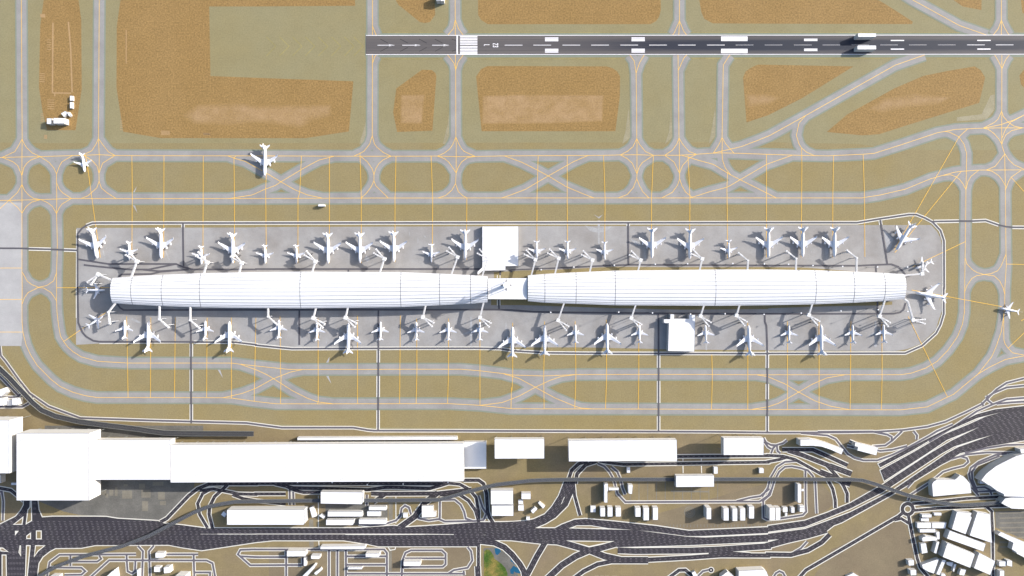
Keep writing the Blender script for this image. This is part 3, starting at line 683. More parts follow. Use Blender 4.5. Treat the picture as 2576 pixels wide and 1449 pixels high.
g4 = P("32 430,1000 640,910 740,905 1000,930 1440,978 1780,1020 2576,985 33 0,972 370,920 600,838 830,740 1150,565 1628,260 1843,120 2127,10 2576,-60"); dashes(g4, [k*16 for k in range(-3, 4)], polys[2:3], z=0.611)
g5 = P("33 1150,440 1449,280 1764,60 2018,-50 2193,-115 2576,-190"); dashes(g5, [k*15.5 for k in range(-4, 5)], polys[3:4], z=0.613)
g6 = P("33 1120,337 1449,165 1760,8 2097,-160 2280,-212 2576,-250"); dashes(g6, [0], polys[4:5], z=0.615)
g7 = P("30 0,950 100,900 200,830 240,760"); dashes(g7, [-24,-8,8,24,40], polys[:1], holes, z=0.617)
for x in (350, 362, 338): dashes(P("30 %d,650 %d,860" % (x, x)), [0], polys[:1], holes, z=0.619)
for x in range(95, 250, 15): dashes(P("30 %d,1200 %d,1470" % (x, x-10)), [0], polys[:1], holes, z=0.621)
for x in range(285, 420, 15): dashes(P("30 %d,1180 %d,1470" % (x+30, x)), [0], polys[:1], holes, z=0.621)
struct('kerbs', kerbs, M_kerb); struct('roads', asph, M_hway); struct('streets', strt, M_road); struct('apron_roads', apr, M_aroad)
struct('motorway', big, M_hway); struct('median_kerbs', isk, M_kerb); struct('median_islands', isl, M_urban); struct('lane_markings', dash, M_dash)
# yards, park, ponds
bm = NB()
for i, s_ in enumerate(["30 1008,470 1720,470 1960,500 1950,560 1880,640 1640,870 1590,890 1180,865 960,845 800,835 640,800 400,700 400,640 1008,640", "33 2285,800 2900,780 2900,1150 2576,1080 2290,960",
    "31 700,728 1325,728 1325,905 1040,935 700,935", "30 450,1385 2045,1385 2045,1449 30 450,1449"]):
    if i == 3: s_ = "20 450,1385 2045,1385 2045,1500 450,1500"
    flat(bm, WP(s_), 0.06+i*0.004)
struct('asphalt_yard', bm, M_yard)
bm = NB()
for (x, y, w, h) in [(1045,610,50,50),(1075,640,30,40),(1120,610,40,60),(1280,630,100,80),(1470,620,95,80),(1460,745,60,100),(1625,640,70,80),(1430,545,60,50),(1265,535,40,24),(1590,520,110,40),(1170,600,26,90),(1640,715,60,40)]:
    flat(bm, [W((x-w/2,y-h/2)), W((x+w/2,y-h/2)), W((x+w/2,y+h/2)), W((x-w/2,y+h/2))] if False else [W((x-w/2,3*TH+y-h/2)), W((x+w/2,3*TH+y-h/2)), W((x+w/2,3*TH+y+h/2)), W((x-w/2,3*TH+y+h/2))], 0.085)
for k in range(8): strip(bm, WP("33 %d,%d %d,%d" % (2330, 820+k*48, 2800, 800+k*52)), 1.6, 0.088)
for k in range(11): x = 1190+k*88; strip(bm, WP("32 %d,500 %d,690" % (x, x)), 0.9, 0.088)
for k in range(30): x = 1560+k*34; strip(bm, WP("32 %d,930 %d,958" % (x, x)), 1.0, 0.088)
for k in range(14): x = 130+k*24; strip(bm, WP("33 %d,%d %d,%d" % (x-120, 905-k*4, x-120, 925-k*4)), 1.0, 0.088)
strip(bm, WP("32 1600,595 1980,600"), 2.0, 0.09)
for r_ in (18, 36, 52): strip(bm, [W((2*TW+1787+math.cos(t*math.pi/10)*r_, 3*TH+806+math.sin(t*math.pi/10)*r_)) for t in range(20)], 1.0, 0.09, True)
strip(bm, WP("31 555,880 560,1160"), 5, 0.08); strip(bm, WP("31 1355,650 1355,900"), 5, 0.08); strip(bm, WP("31 1350,1160 1350,1400"), 4, 0.082)
struct('faded_yard_marks', bm, M_yard if False else mat('faded_yard_paint', rgb(138,132,118,k=KG), 0.95, 0.2, 0.1))
bm = NB(); flat(bm, WP("31 2290,1170 2400,1160 2576,1250 32 60,1440 60,1500 31 2290,1500"), 0.055); struct('park_ground', bm, M_yard)
bm = NB(); flat(bm, WP("31 2295,1200 2320,1180 2350,1185 2390,1240 2400,1275 2470,1325 2510,1370 2530,1420 2530,1500 2290,1500"), 0.09); struct('park_lawn', bm, M_grass)
bm = NB()
flat(bm, WP("31 2400,1172 2425,1168 2452,1176 2466,1200 2448,1222 2430,1238 2412,1230 2405,1205"), 0.1)
flat(bm, WP("31 2560,1262 2590,1240 2620,1262 2640,1300 2600,1335 2585,1312 2562,1300"), 0.101)
flat(bm, WP("32 -10,1375 15,1345 45,1360 75,1370 88,1400 80,1425 40,1415 10,1395"), 0.102); flat(bm, WP("31 2555,1385 2576,1372 2600,1395 2590,1430 2562,1425"), 0.103)
struct('pond', bm, M_water)
# faint ground lettering south of the interchange, upside down, mostly outside the frame
cu = bpy.data.curves.new('ground_lettering', 'FONT'); cu.body = 'Duba'; cu.size = 26; cu.align_x = 'LEFT'; cu.align_y = 'TOP_BASELINE'
t_ = bpy.data.objects.new('tmp', cu); COL.objects.link(t_); bpy.context.view_layer.update()
me = bpy.data.meshes.new_from_object(t_.evaluated_get(bpy.context.evaluated_depsgraph_get())); bpy.data.objects.remove(t_)
me.materials.append(mat('faint_ground_paint', rgb(158,144,116,k=KG), 0.95, 0.1, 0.1))
o = bpy.data.objects.new('ground_lettering', me); COL.objects.link(o); x, y = W((2*TW+1065, 3*TH+1440)); o.location = (x, y, 0.09); o.rotation_euler = (0,0,math.pi); o['kind'] = 'structure'

# ---------------------------------------------------------------- viaducts
def viaduct(s, hw, z, label, tracks, name='railway_viaduct'):
    p = WP(s, z); x, y = p[len(p)//2]
    root = empty(name, (x, y, 0), 0, label, 'viaduct')
    rel = [(a-x, b-y) for a, b in p]
    bm = NB(); l = offset(rel, hw); r = offset(rel, -hw)
    rows = []
    for (q, zz) in ((l, z), (l, z-1.6), (r, z-1.6), (r, z)): rows.append([bm.verts.new((a,b,zz)) for a, b in q])
    for k in range(4):
        A_, B2 = rows[k], rows[(k+1)%4]
        for i in range(len(rel)-1): bm.faces.new((A_[i],A_[i+1],B2[i+1],B2[i]))
    bm.faces.new([rw[0] for rw in rows]); bm.faces.new([rw[-1] for rw in rows])
    link('deck', bm, M_deck if tracks == 2 else M_rail, root)
    for sgn in (-1, 1):
        bm = NB(); c = offset(rel, sgn*(hw+0.25)); 
        a = offset(c, 0.22); b = offset(c, -0.22)
        for q0, q1, z0, z1 in ((a, b, z+0.9, z+0.9), (a, a, z-1.7, z+0.9), (b, b, z-1.7, z+0.9)):
            v0 = [bm.verts.new((u,v,z0)) for u, v in q0]; v1 = [bm.verts.new((u,v,z1)) for u, v in q1]
            for i in range(len(rel)-1): bm.faces.new((v0[i],v0[i+1],v1[i+1],v1[i]))
        link('parapet', bm, M_para, root)
    offs = (-2.3, -0.9, 0.9, 2.3) if tracks == 2 else (-4.4,-3.0,-1.5,-.3,.3,1.5,3.0,4.4)
    for o_ in offs:
        bm = NB(); strip(bm, offset(rel, o_), 0.09, z+0.12); link('rail', bm, M_metal if tracks == 2 else M_para, root)
    # piers
    tot = 0; nxt = 12
    for a, b in zip(rel, rel[1:]):
        l_ = math.hypot(b[0]-a[0], b[1]-a[1])
        while nxt < tot+l_:
            k = (nxt-tot)/l_; px, py = a[0]+(b[0]-a[0])*k, a[1]+(b[1]-a[1])*k
            bm = NB(); tube(bm, (px,py,0), (px,py,z-2.6), 1.0, 1.0); tube(bm, (px,py,z-2.6), (px,py,z-1.6), 1.0, 2.6); link('pier', bm, M_para, root)
            nxt += 34
        tot += l_
    return root
viaduct("30 340,1490 480,1400 600,1340 860,1245 1230,1150 1500,1045 1750,915 1950,810 2100,750 2250,720 2370,702 2576,698 31 640,690 700,688", 3.7, 9, 'long grey curving railway viaduct crossing the motorway west of the white station', 2)
viaduct("31 1040,688 1400,688 1840,682 1950,655 2100,610 2300,558 2420,530 2576,512 32 180,490 350,482 640,478 1640,477", 3.7, 9, 'grey railway viaduct between the two white station buildings', 2)
viaduct("32 2020,475 2576,475 33 830,478 950,487 1050,515 1200,565 1420,640 1700,705 1850,728 1960,737 2140,728 2310,712 2400,708", 3.7, 9, 'grey railway viaduct curving over the roundabout to the pointed white building', 2)
viaduct("20 -150,665 0,815 95,905 230,1050 330,1155 420,1230 560,1290 800,1345 1100,1385 1400,1420 30 1500,-12 1650,8 1850,14 2550,18", 5.6, 10, 'dark elevated railway line curving behind the big white terminal blocks', 4, 'elevated_railway')

# ---------------------------------------------------------------- buildings
def building(name, label, pts, z2, z1=0.0, cat='building', seams=(), cols=True, group=None):
    w = [W(p, z2) for p in pts]
    if area(w) < 0: w = w[::-1]
    cx = sum(a for a, b in w)/len(w); cy = sum(b for a, b in w)/len(w)
    root = empty(name, (cx, cy, 0), 0, label, cat, group)
    rel = [(a-cx, b-cy) for a, b in w]
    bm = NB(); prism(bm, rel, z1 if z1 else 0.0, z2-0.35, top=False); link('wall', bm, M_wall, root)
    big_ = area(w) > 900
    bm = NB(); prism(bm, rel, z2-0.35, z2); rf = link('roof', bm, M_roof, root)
    e = 0.5 if big_ else 0.3
    bm = NB(); a = rel; b = inset(rel, e)
    v0 = [bm.verts.new((x,y,z2+0.05)) for x,y in a]; v1 = [bm.verts.new((x,y,z2+0.05)) for x,y in b]
    v2 = [bm.verts.new((x,y,z2-0.35)) for x,y in offset(rel, -0.06, True)]; v3 = [bm.verts.new((x,y,z2+0.05)) for x,y in offset(rel, -0.06, True)]
    n = len(rel)
    for i in range(n):
        j = (i+1) % n; bm.faces.new((v0[i],v0[j],v1[j],v1[i])); bm.faces.new((v2[i],v2[j],v3[j],v3[i])); bm.faces.new((v3[i],v3[j],v0[j],v0[i]))
    link('roof_trim', bm, M_edge, root)
    if seams:
        for sm in seams:
            bm = NB(); q = [(u-cx, v-cy) for u, v in [W(p_, z2) for p_ in P(sm)]]; strip(bm, q, 0.45, z2+0.03); link('roof_seam', bm, M_scuff, root)
    if z1 > 0.5 and cols:
        q = inset(rel, min(4.0, 0.15*math.sqrt(area(w))))
        k = 0
        for i in range(len(q)):
            a, b = q[i], q[(i+1) % len(q)]; l_ = math.hypot(b[0]-a[0], b[1]-a[1]); m_ = max(1, int(l_/36))
            for t in range(m_):
                if k >= 40: break
                px, py = a[0]+(b[0]-a[0])*t/m_, a[1]+(b[1]-a[1])*t/m_
                bm = NB(); tube(bm, (px,py,0), (px,py,z1), 0.55, 0.55, 8); link('column', bm, M_para, root); k += 1
    return root
def rect(sheet, x0, y0, x1, y1, ch=0):
    r, c = int(sheet[0]), int(sheet[1]); X, Y = c*TW, r*TH
    return [(X+x0,Y+y0),(X+x1,Y+y0),(X+x1,Y+y1),(X+x0,Y+y1)]
def chamf(sheet, x0, y0, x1, y1, ne=0, nw=0, se=0, sw=0):
    r, c = int(sheet[0]), int(sheet[1]); X, Y = c*TW, r*TH; o = []
    o += [(x0,y0+nw),(x0+nw,y0)] if nw else [(x0,y0)]
    o += [(x1-ne,y0),(x1,y0+ne)] if ne else [(x1,y0)]
    o += [(x1,y1-se),(x1-se,y1)] if se else [(x1,y1)]
    o += [(x0+sw,y1),(x0,y1-sw)] if sw else [(x0,y1)]
    return [(X+a,Y+b) for a, b in o]
BL = [
 # north-west infield
 ('hut','small white hut, northernmost of the cluster in the north-west dirt strip',chamf('00',703,963,733,1013,ne=4),3.8,0),
 ('hut','narrow white hut just south of the northernmost hut in the north-west dirt strip',rect('00',703,1026,728,1090),4.4,0),
 ('hut','turned white shed on the left of the touching pair, north-west dirt strip',P('00 612,1142 655,1117 684,1138 645,1180'),5,0),
 ('hut','turned white shed on the right of the touching pair, north-west dirt strip',P('00 674,1136 688,1124 709,1158 694,1172'),6,0),
 ('storage_building','largest white block of the cluster in the north-west dirt strip',rect('00',538,1187,645,1243),12.5,0),
 ('storage_building','small square white block at the west end of the north-west dirt strip cluster',rect('00',471,1190,517,1247),10,0),
 # top edge
 ('utility_building','grey-walled building cut by the top edge, west one of the pair by the taxiway',rect('01',1812,-60,1853,5),13,0),
 ('utility_building','grey-walled building cut by the top edge, east one of the pair by the taxiway',rect('01',1856,-50,1892,10),13,0),
 ('runway_building','long white box standing across the north edge line of the runway',chamf('03',905,335,1089,371,sw=5,se=5),14,0),
 ('runway_building','long white box standing on the south half of the runway',chamf('03',900,457,1089,497,ne=6,nw=6,se=4),12.5,0),
 ('hut','lone small white hut on sand south of the lower taxiway',chamf('11',625,603,690,628,ne=8,nw=8,se=4),6.5,0),
 # mid apron
 ('hangar','large white flat building with a stepped corner on the north apron between the concourses',P('11 2276,828 12 65,827 65,1228 11 2512,1231 2512,1272 2285,1275 2240,1313 2227,1313 2227,1285 2276,1240'),8.5,0),
 ('link_building','white flat link between the two vaulted concourses, carrying the control tower',P('11 2334,1350 12 157,1348 22 157,115 21 2334,113'),25,0),
 ('hangar','white block with a stub arm on its west side on the south apron',P('22 1527,313 1592,313 1592,263 1632,263 1632,308 1780,308 1780,270 1845,270 1835,640 1570,635 1578,355 1527,355'),12.5,0),
 # west blocks
 ('terminal_block','huge white cube-like terminal block at the west end, tallest of the row',rect('30',165,13,893,690),54,22),
 ('terminal_block','white block cut by the left edge beside the huge terminal block',rect('30',-400,-119,90,417),53,22),
 ('hut','small grey-walled building cut by the left edge below the western block',rect('30',-80,430,8,514),11,0),
 ('canopy','thin white slab poking out west of the huge terminal block',rect('30',112,510,190,534),6,2),
 ('terminal_block','middle-sized white terminal block joining the huge block to the long terminal',rect('30',948,80,1713,482),38.5,22),
 ('terminal_hall','very long white terminal hall with faint diagonal roof seams along the bottom road',P('30 1715,128 31 2084,114 2090,497 30 1715,510'),37.6,22),
 ('annex','bluish shaded annex at the east end of the long terminal hall',P('31 2092,99 2318,97 2318,370 2092,371'),9,0),
 ('gallery','long thin white gallery along the north side of the long terminal hall',P('31 415,55 2022,48 2028,80 415,84'),9.5,0),
 ('warehouse','white rectangular hall raised on columns just east of the long terminal annex',P('31 2400,72 32 325,71 326,268 31 2401,269'),39,25.5),
 ('warehouse','longest white hall east of the terminal, raised on columns over the ramp',P('32 567,85 1658,78 1663,292 572,297'),39,25.5),
 ('warehouse','white hall raised on columns with a grey west wall, beside the twin roads',rect('32',2128,60,2533,232),39,25.5),
 # west of station
 ('parking_building','long white building with a slanted east end south of the western viaduct',P('30 2283,783 31 484,782 490,788 490,918 478,935 30 2283,935'),20,0),
 ('hut','tilted tiny shed at the west end of the long slant-ended building',P('30 2222,832 2248,798 2283,822 2260,860'),6,0),
 ('station_building','white railway station straddling the viaduct in the west',P('31 650,602 1066,605 1075,610 1073,715 1064,728 650,721'),19,7,'station'),
 ('hut','slim leaning white block between the long slant-ended building and the lane',P('31 537,762 568,752 602,853 564,862'),9,0),
 ('hut','crumpled bluish white shed west of the row of low sheds',P('31 632,843 655,825 700,850 680,875'),6,0),
 ('low_shed','longest upper white shed of the group south of the western station',chamf('31',720,800,1070,852,ne=6),9,0),
 ('low_shed','lower left white shed of the group south of the western station',P('31 705,885 985,882 981,925 972,937 705,937'),11,0),
 ('low_shed','lower right white shed of the group south of the western station',chamf('31',1035,880,1310,927,ne=4),9,0),
 ('low_shed','top right white shed of the group south of the western station',chamf('31',1135,752,1310,788,ne=5),9,0),
 ('low_shed','short white shed under the top right one, south of the western station',rect('31',1118,797,1255,847),5,0),
 ('hut','small white cube where the loop street meets the ramp',rect('31',1480,817,1525,862),6,0),
 ('office_building','white L-shaped building south of the railway viaduct, west of the curved ramps',P('31 1668,744 1785,742 1785,801 1813,801 1813,850 1775,858 1668,860'),6,0),
 ('office_building','upper of the two stacked white halls east of the curved ramps',P('31 2362,588 32 12,588 12,730 31 2362,730'),15.5,0),
 ('office_building','lower of the two stacked white halls east of the curved ramps',P('31 2372,738 32 15,738 15,845 31 2372,845'),14,0),
 # south-west lots
 ('lot_building','white box on the parking lot nearest below the motorway in the south-west',rect('30',1563,1217,1644,1266),9.5,0),
 ('lot_building','small white cube, left of the two side by side in the south-west lot',rect('30',1550,1357,1610,1409),8,0),
 ('lot_building','taller white cube, right of the two side by side in the south-west lot',P('30 1646,1363 1702,1356 1710,1418 1650,1423'),12,0),
 ('lot_building','broad white building cut by the bottom edge right of the two cubes',rect('30',1762,1449,1860,1530),20,0),
 ('lot_building','tall wedge-shaped white building cut by the bottom edge in the south-west',P('30 1060,1500 1063,1462 1120,1408 1145,1390 1160,1500'),14,0),
 ('hut','thin white slab standing by the loop street near the bottom edge',rect('30',1379,1385,1396,1500),7,0),
 ('lot_building','small white building cut by the bottom edge under the long viaduct',rect('30',508,1446,590,1520),11,0),
 ('lot_building','longest white building just below the motorway, south of the central sheds',P('31 648,1153 1094,1149 1098,1172 1085,1180 648,1180'),12,0),
 ('lot_building','white building with a tilted roof edge west of the small bow-fronted box',P('31 310,1199 500,1198 507,1236 497,1251 310,1253'),10,0),
 ('hut','slim upright white block under the tilted-roof building in the lot',rect('31',480,1264,505,1348),7,0),
 ('hut','small white box on the lot between the tilted-roof building and the four parallel streets',chamf('31',553,1244,641,1278,se=5),11,0),
 ('lot_building','long diagonal white building cut by the bottom edge in the parking lots',P('31 455,1462 582,1338 602,1346 592,1366 500,1470'),11,0),
 ('hut','short diagonal white building beside the long diagonal one',P('31 583,1420 648,1370 662,1392 604,1441'),7,0),
 ('lot_building','white box on the striped lot right of the four parallel streets, upper one',chamf('31',1103,1223,1243,1257,ne=4,se=6),13,0),
 ('low_shed','low narrow white shed on the striped lot, below the upper box',P('31 928,1362 1068,1360 1072,1372 1064,1382 925,1382'),6,0),
 ('lot_building','white box inside the rounded loop of streets west of the park',chamf('31',1485,1304,1656,1349,se=6),12,0),
 # centre south
 ('hut','white square block topmost of the small group by the wide ramp',rect('32',95,618,188,676),12,0),
 ('hut','small white block second from top of the group by the wide ramp',P('32 62,684 100,682 113,695 113,724 65,726'),5,0),
 ('hut','white block third from top, west side of the group by the wide ramp',rect('32',62,738,119,792),7.5,0),
 ('hut','tilted white block leaning right in the group by the wide ramp',P('32 187,793 228,757 255,778 212,822'),8,0),
 ('hut','tilted white block leaning left, easternmost of the group by the wide ramp',P('32 260,713 277,702 334,746 313,773'),6,0),
 ('hut','tiny white cube beside the kerb of the wide ramp',rect('32',143,854,180,888),5,0),
 ('hut','shaded bluish block just south of the twin roads, west one',rect('32',1155,353,1190,411),5,0),
 ('hut','white upright block just north of the eastern station',rect('32',2031,352,2071,420),6.5,0),
 ('hut','small white cube between the twin roads and the viaduct, east one',chamf('32',2488,364,2534,414,ne=6),5.5,0),
 ('station_building','white railway station straddling the viaduct in the east',P('32 1650,440 2033,437 2035,551 1650,555'),18,7,'station'),
 ('office_slab','tall narrow white slab south of the viaduct with a wide shadow, west one',P('32 928,530 934,522 966,522 966,592 960,601 961,710 928,710'),12,0),
 ('low_shed','low white shed with a rounded end east of the west narrow slab',P('32 973,564 1066,563 1077,570 1073,586 973,587'),9,2),
 ('office_slab','five-sided white tower by the dead-end street south of the viaduct',P('32 1171,531 1216,536 1208,622 1201,625 1173,618 1169,556'),12,0)]
row = [('first',(790,744,843,808),5,''),('second',(889,763,938,850),11.5,''),('third',(962,757,1013,852),11,''),('fourth',(1044,760,1097,851),11,''),('fifth',(1242,763,1295,853),12,''),
 ('sixth',(1323,762,1379,889),12.5,''),('seventh',(1419,760,1469,885),11,''),('eighth',(1958,764,2005,878),18,''),('ninth',(2129,768,2182,891),12.7,''),('tenth',(2219,769,2268,896),14.5,''),
 ('eleventh',(2297,768,2348,891),12.5,''),('twelfth',(2386,750,2437,871),12,''),('thirteenth',(2592,762,2647,886),18,''),('fourteenth',(2654,762,2702,885),13,''),('fifteenth',(2728,758,2774,807),8,''),('sixteenth',(2810,758,2844,813),8,'')]
for nm, r_, h_, _ in row:
    BL.append(('tower_block', '%s white block counted from the west in the row above the motorway' % nm, chamf('32', *r_, se=4 if nm in ('third','fourth','eleventh','twelfth') else 0), h_, 0, 'building', 'row of white blocks above the motorway'))
BL += [
 ('hut','tiny white block tucked below the fifteenth block of the motorway row',rect('32',2750,812,2771,849),5,0),
 ('hut','upper of the two stacked white blocks at the east end of the motorway row',rect('33',319,741,365,761),9,0),
 ('hut','lower of the two stacked white blocks at the east end of the motorway row',rect('33',319,765,367,805),9,0),
 ('office_slab','tall narrow white slab with a blue-grey west wall by the eastern loop street',P('33 299,524 335,527 335,706 328,713 299,710'),12,0),
 ('canopy','small white stub on the east side of the narrow slab by the loop street',rect('33',337,575,367,596),5,2),
 # east
 ('curved_building','long bent white building along the ramps in the east',P('33 325,78 430,72 520,88 620,120 700,150 762,172 740,228 630,178 540,148 450,139 325,140'),16.5,0),
 ('terminal_building','white angular building amid the small streets, east of the bent building',P('33 878,102 1108,158 1091,236 897,186 905,150 872,143'),12,0),
 ('mall','white many-sided hall with a domed corner south of the motorway in the east',P('33 1665,500 1700,478 1880,478 1903,462 1930,431 1965,443 1998,475 2035,520 2048,615 1660,650 1650,525'),11.6,0),
 ('arc_building','giant white building with faceted curved west wall at the right edge',P('33 2750,200 2600,212 2500,240 2395,290 2290,345 2195,420 2145,485 2210,530 2236,541 2300,590 2372,625 2375,648 2750,660'),17,0),
 ('annex','small bluish annex below the curved wall of the giant arc building',rect('33',2130,493,2208,521),5,0),
 ('hut','grey-walled block at the right edge north of the giant arc building',P('33 2535,172 2700,165 2700,215 2545,213'),13,0),
 ('pointed_building','white pointed building at the right edge where the viaduct ends',P('33 2345,715 2385,668 2450,657 2750,645 2750,775 2560,776 2450,771 2400,745'),14,0),
 ('villa','white L-shaped box, upper left of the south-east compound',rect('33',1550,830,1647,860),7,0),
 ('villa','low white box just under the upper left box of the south-east compound',rect('33',1540,869,1620,897),5,0),
 ('villa','small white box at the top of the south-east compound beside the ring road',rect('33',1672,813,1746,840),5,0),
 ('row_block','long low white block, left half of the pair in the south-east compound',P('33 1502,914 1640,911 1643,966 1502,967'),6,0),
 ('row_block','long low white block, right half of the pair in the south-east compound',P('33 1652,912 1797,911 1785,970 1652,968'),4.5,0),
 ('row_block','thin low white block under the long pair in the south-east compound',rect('33',1527,978,1685,1011),6,0),
 ('villa','narrow upright white block east of the thin low block, south-east compound',P('33 1690,1008 1727,1004 1728,1078 1705,1082'),7,0),
 ('villa','white block with sloping grey roof edge, west side of the south-east compound',P('33 1550,1064 1590,1048 1700,1062 1705,1090 1555,1102'),10,0),
 ('villa','square white block by the western street of the south-east compound',P('33 1535,1123 1590,1119 1607,1213 1549,1225'),6,0),
 ('hall','large white hall with notched edge, upper left of the big diagonal group',P('33 1900,802 2053,817 2038,845 2052,860 1990,1030 1850,978'),11,0),
 ('hall','large white hall, upper right of the big diagonal group',P('33 2105,805 2235,828 2255,1118 2028,1042'),11,0),
 ('hall','long thin slanting white hall in the middle of the big diagonal group',P('33 1828,990 2192,1125 2168,1203 1800,1072'),11,0),
 ('hall','biggest slanting white hall, lower middle of the diagonal group',P('33 1805,1115 2083,1230 2035,1368 1757,1258'),14.5,0),
 ('hall','slanting white hall, lower right of the diagonal group',P('33 2125,1215 2288,1300 2237,1440 2072,1370'),12.5,0),
 ('villa','narrow tilted shaded block left of the biggest slanting hall',P('33 1697,1106 1726,1106 1694,1225 1668,1215'),9,0),
 ('hall','five-sided white hall in the bottom left of the south-east compound',P('33 1548,1335 1640,1302 1722,1275 1670,1425 1610,1405 1560,1375'),8,0),
 ('villa','long slim tilted block right of the five-sided hall',P('33 1755,1286 1792,1290 1728,1440 1692,1430'),8,0),
 ('villa','shaded low block below the biggest slanting hall, left one',P('33 1792,1306 1866,1311 1854,1357 1800,1338'),4,0),
 ('villa','slim shaded block below the biggest slanting hall, middle one',P('33 1870,1326 1898,1331 1872,1408 1858,1400'),5,0),
 ('villa','tilted shaded block below the biggest slanting hall, right one',P('33 1940,1379 1995,1386 1975,1445 1922,1436'),6,0),
 ('villa','little white block cut by the bottom edge below the slim tilted block',P('33 1745,1424 1780,1425 1800,1470 1740,1470'),4,0),
 ('row_block','stepped white block slanting off the right edge in the south-east',P('33 2340,1005 2700,1160 2700,1330 2500,1222 2500,1210 2452,1180 2468,1115 2310,1035'),10,0),
 ('villa','small white cube, right one near the south-east corner street',P('33 2407,1290 2457,1297 2457,1355 2402,1342'),8,0),
 ('villa','small white cube, left one near the south-east corner street',rect('33',2327,1302,2395,1351),7,0),
 ('villa','white cube cut by the bottom edge near the south-east corner street',rect('33',2332,1396,2378,1480),8,0),
 ('villa','lone white cube west of the compound street, upper of two',P('33 1411,1292 1469,1288 1470,1342 1417,1345'),8,0),
 ('villa','lone white cube west of the compound street, lower of two',P('33 1432,1391 1492,1388 1494,1440 1437,1443'),9,0),
 ('hangar','wide white building cut by the bottom edge, centre right',P('32 2280,1397 2535,1385 2560,1400 2600,1500 2280,1500'),15,0),
 ('hut','small tilted shed by the bottom ramp, centre right',P('32 1808,1416 1840,1399 1872,1450 1835,1475'),6,0),
 ('hangar','grey shaded building cut by the bottom edge left of the wide white one',P('32 2105,1450 2170,1404 2232,1450 2215,1500 2105,1500'),13,2),
 ('hangar','grey roofed building cut by the bottom edge in the south-east field',P('33 790,1449 860,1418 925,1460 900,1500 790,1500'),5,0),
 ('storage_building','tilted white box by the left edge inside the railway curve',P('20 -40,1036 42,1004 61,1051 14,1093 -40,1075'),11,0),
 ('storage_building','white box cut by the left edge, west of the row below the tilted box',rect('20',-80,1108,29,1184),12,0),
 ('storage_building','small bluish box in the middle of the row by the left edge',rect('20',71,1124,120,1185),3,0),
 ('storage_building','white box with slanting east side, east of the row by the left edge',P('20 120,1109 180,1108 181,1176 120,1176'),12,0)]
TSEAM = ["30 1870,495 2460,150", "31 170,435 650,145", "31 830,490 1455,125", "31 1625,485 2080,210"]
for b in BL:
    nm, lb, pts, z2, z1 = b[:5]; cat = b[5] if len(b) > 5 else nm.replace('_',' '); grp = b[6] if len(b) > 6 else None
    sm = ()
    if 'very long white terminal' in lb: sm = TSEAM
    elif 'huge white cube' in lb: sm = ["30 350,475 890,160", "30 168,108 300,30"]
    elif 'joining the huge block' in lb: sm = ["30 1180,460 1710,120"]
    building(nm, lb, pts, z2, z1, cat, sm, group=grp)

# ---------------------------------------------------------------- concourses
def lerp(tab, x):
    if x <= tab[0][0]: return tab[0][1]
    for (a, u), (b, v) in zip(tab, tab[1:]):
        if x <= b: return u+(v-u)*(x-a)/(b-a)
    return tab[-1][1]
EAVE, RIDGE = 24.0, 30.0
def concourse(label, top, bot, cross, longs, ends):
    x0, x1 = top[0][0], top[-1][0]
    xs = sorted(set([x0+(x1-x0)*i/90 for i in range(91)] + [c for c in cross]))
    cyy = 2917
    root = empty('concourse', (*W(((x0+x1)/2, cyy)), 0), 0, label, 'concourse', 'vaulted airport concourses')
    ox, oy = root.location.x, root.location.y
    def pt(x, u, dz=0.0):
        yt, yb = lerp(top, x), lerp(bot, x); h = EAVE + (RIDGE-EAVE)*(1-abs(u)**2.2)
        yc = (yt+yb)/2; hw = (yb-yt)/2
        wx, wy = W((x, yc+u*hw), EAVE)
        return (wx-ox, wy-oy, h+dz)
    us = [-1+2*i/24 for i in range(25)]
    bm = NB(); g = [[bm.verts.new(pt(x,u)) for u in us] for x in xs]
    for i in range(len(xs)-1):
        for j in range(24): bm.faces.new((g[i][j], g[i+1][j], g[i+1][j+1], g[i][j+1]))
    roof = link('roof', bm, M_vault, root, True)
    for u in longs:
        bm = NB()
        l = [pt(x,u,0.12) for x in xs]; 
        a = [bm.verts.new((p[0], p[1]+0.38, p[2])) for p in l]; b = [bm.verts.new((p[0], p[1]-0.38, p[2])) for p in l]
        for i in range(len(xs)-1): bm.faces.new((a[i],a[i+1],b[i+1],b[i]))
        link('roof_seam', bm, M_seam, roof)
    for c in cross:
        bm = NB(); l = [pt(c,u,0.13) for u in us]
        a = [bm.verts.new((p[0]-0.5, p[1], p[2])) for p in l]; b = [bm.verts.new((p[0]+0.5, p[1], p[2])) for p in l]
        for i in range(24): bm.faces.new((a[i],a[i+1],b[i+1],b[i]))
        link('roof_rib', bm, M_seam, roof)
    # side walls and glazed ends
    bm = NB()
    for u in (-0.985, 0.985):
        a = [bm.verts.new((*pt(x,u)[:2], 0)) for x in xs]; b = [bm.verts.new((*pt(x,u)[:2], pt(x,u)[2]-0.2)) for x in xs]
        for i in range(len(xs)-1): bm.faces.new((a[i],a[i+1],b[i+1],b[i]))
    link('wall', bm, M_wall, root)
    for x in (x0, x1):
        xx = x + (3 if x == x0 else -3)
        bm = NB(); l = [pt(xx,u*0.985) for u in us]
        bm.faces.new([bm.verts.new((p[0], p[1], p[2]-0.3)) for p in l] + [bm.verts.new((l[-1][0], l[-1][1], 0)), bm.verts.new((l[0][0], l[0][1], 0))])
        link('end_wall', bm, M_wall, root)
    bm = NB()
    for u in (-1, 1):
        a = [bm.verts.new(pt(x,u,0.02)) for x in xs]; b = [bm.verts.new((pt(x,u)[0], pt(x,u)[1], EAVE-0.9)) for x in xs]
        for i in range(len(xs)-1): bm.faces.new((a[i],a[i+1],b[i+1],b[i]))
    link('eave_trim', bm, M_seam, root)
    return root
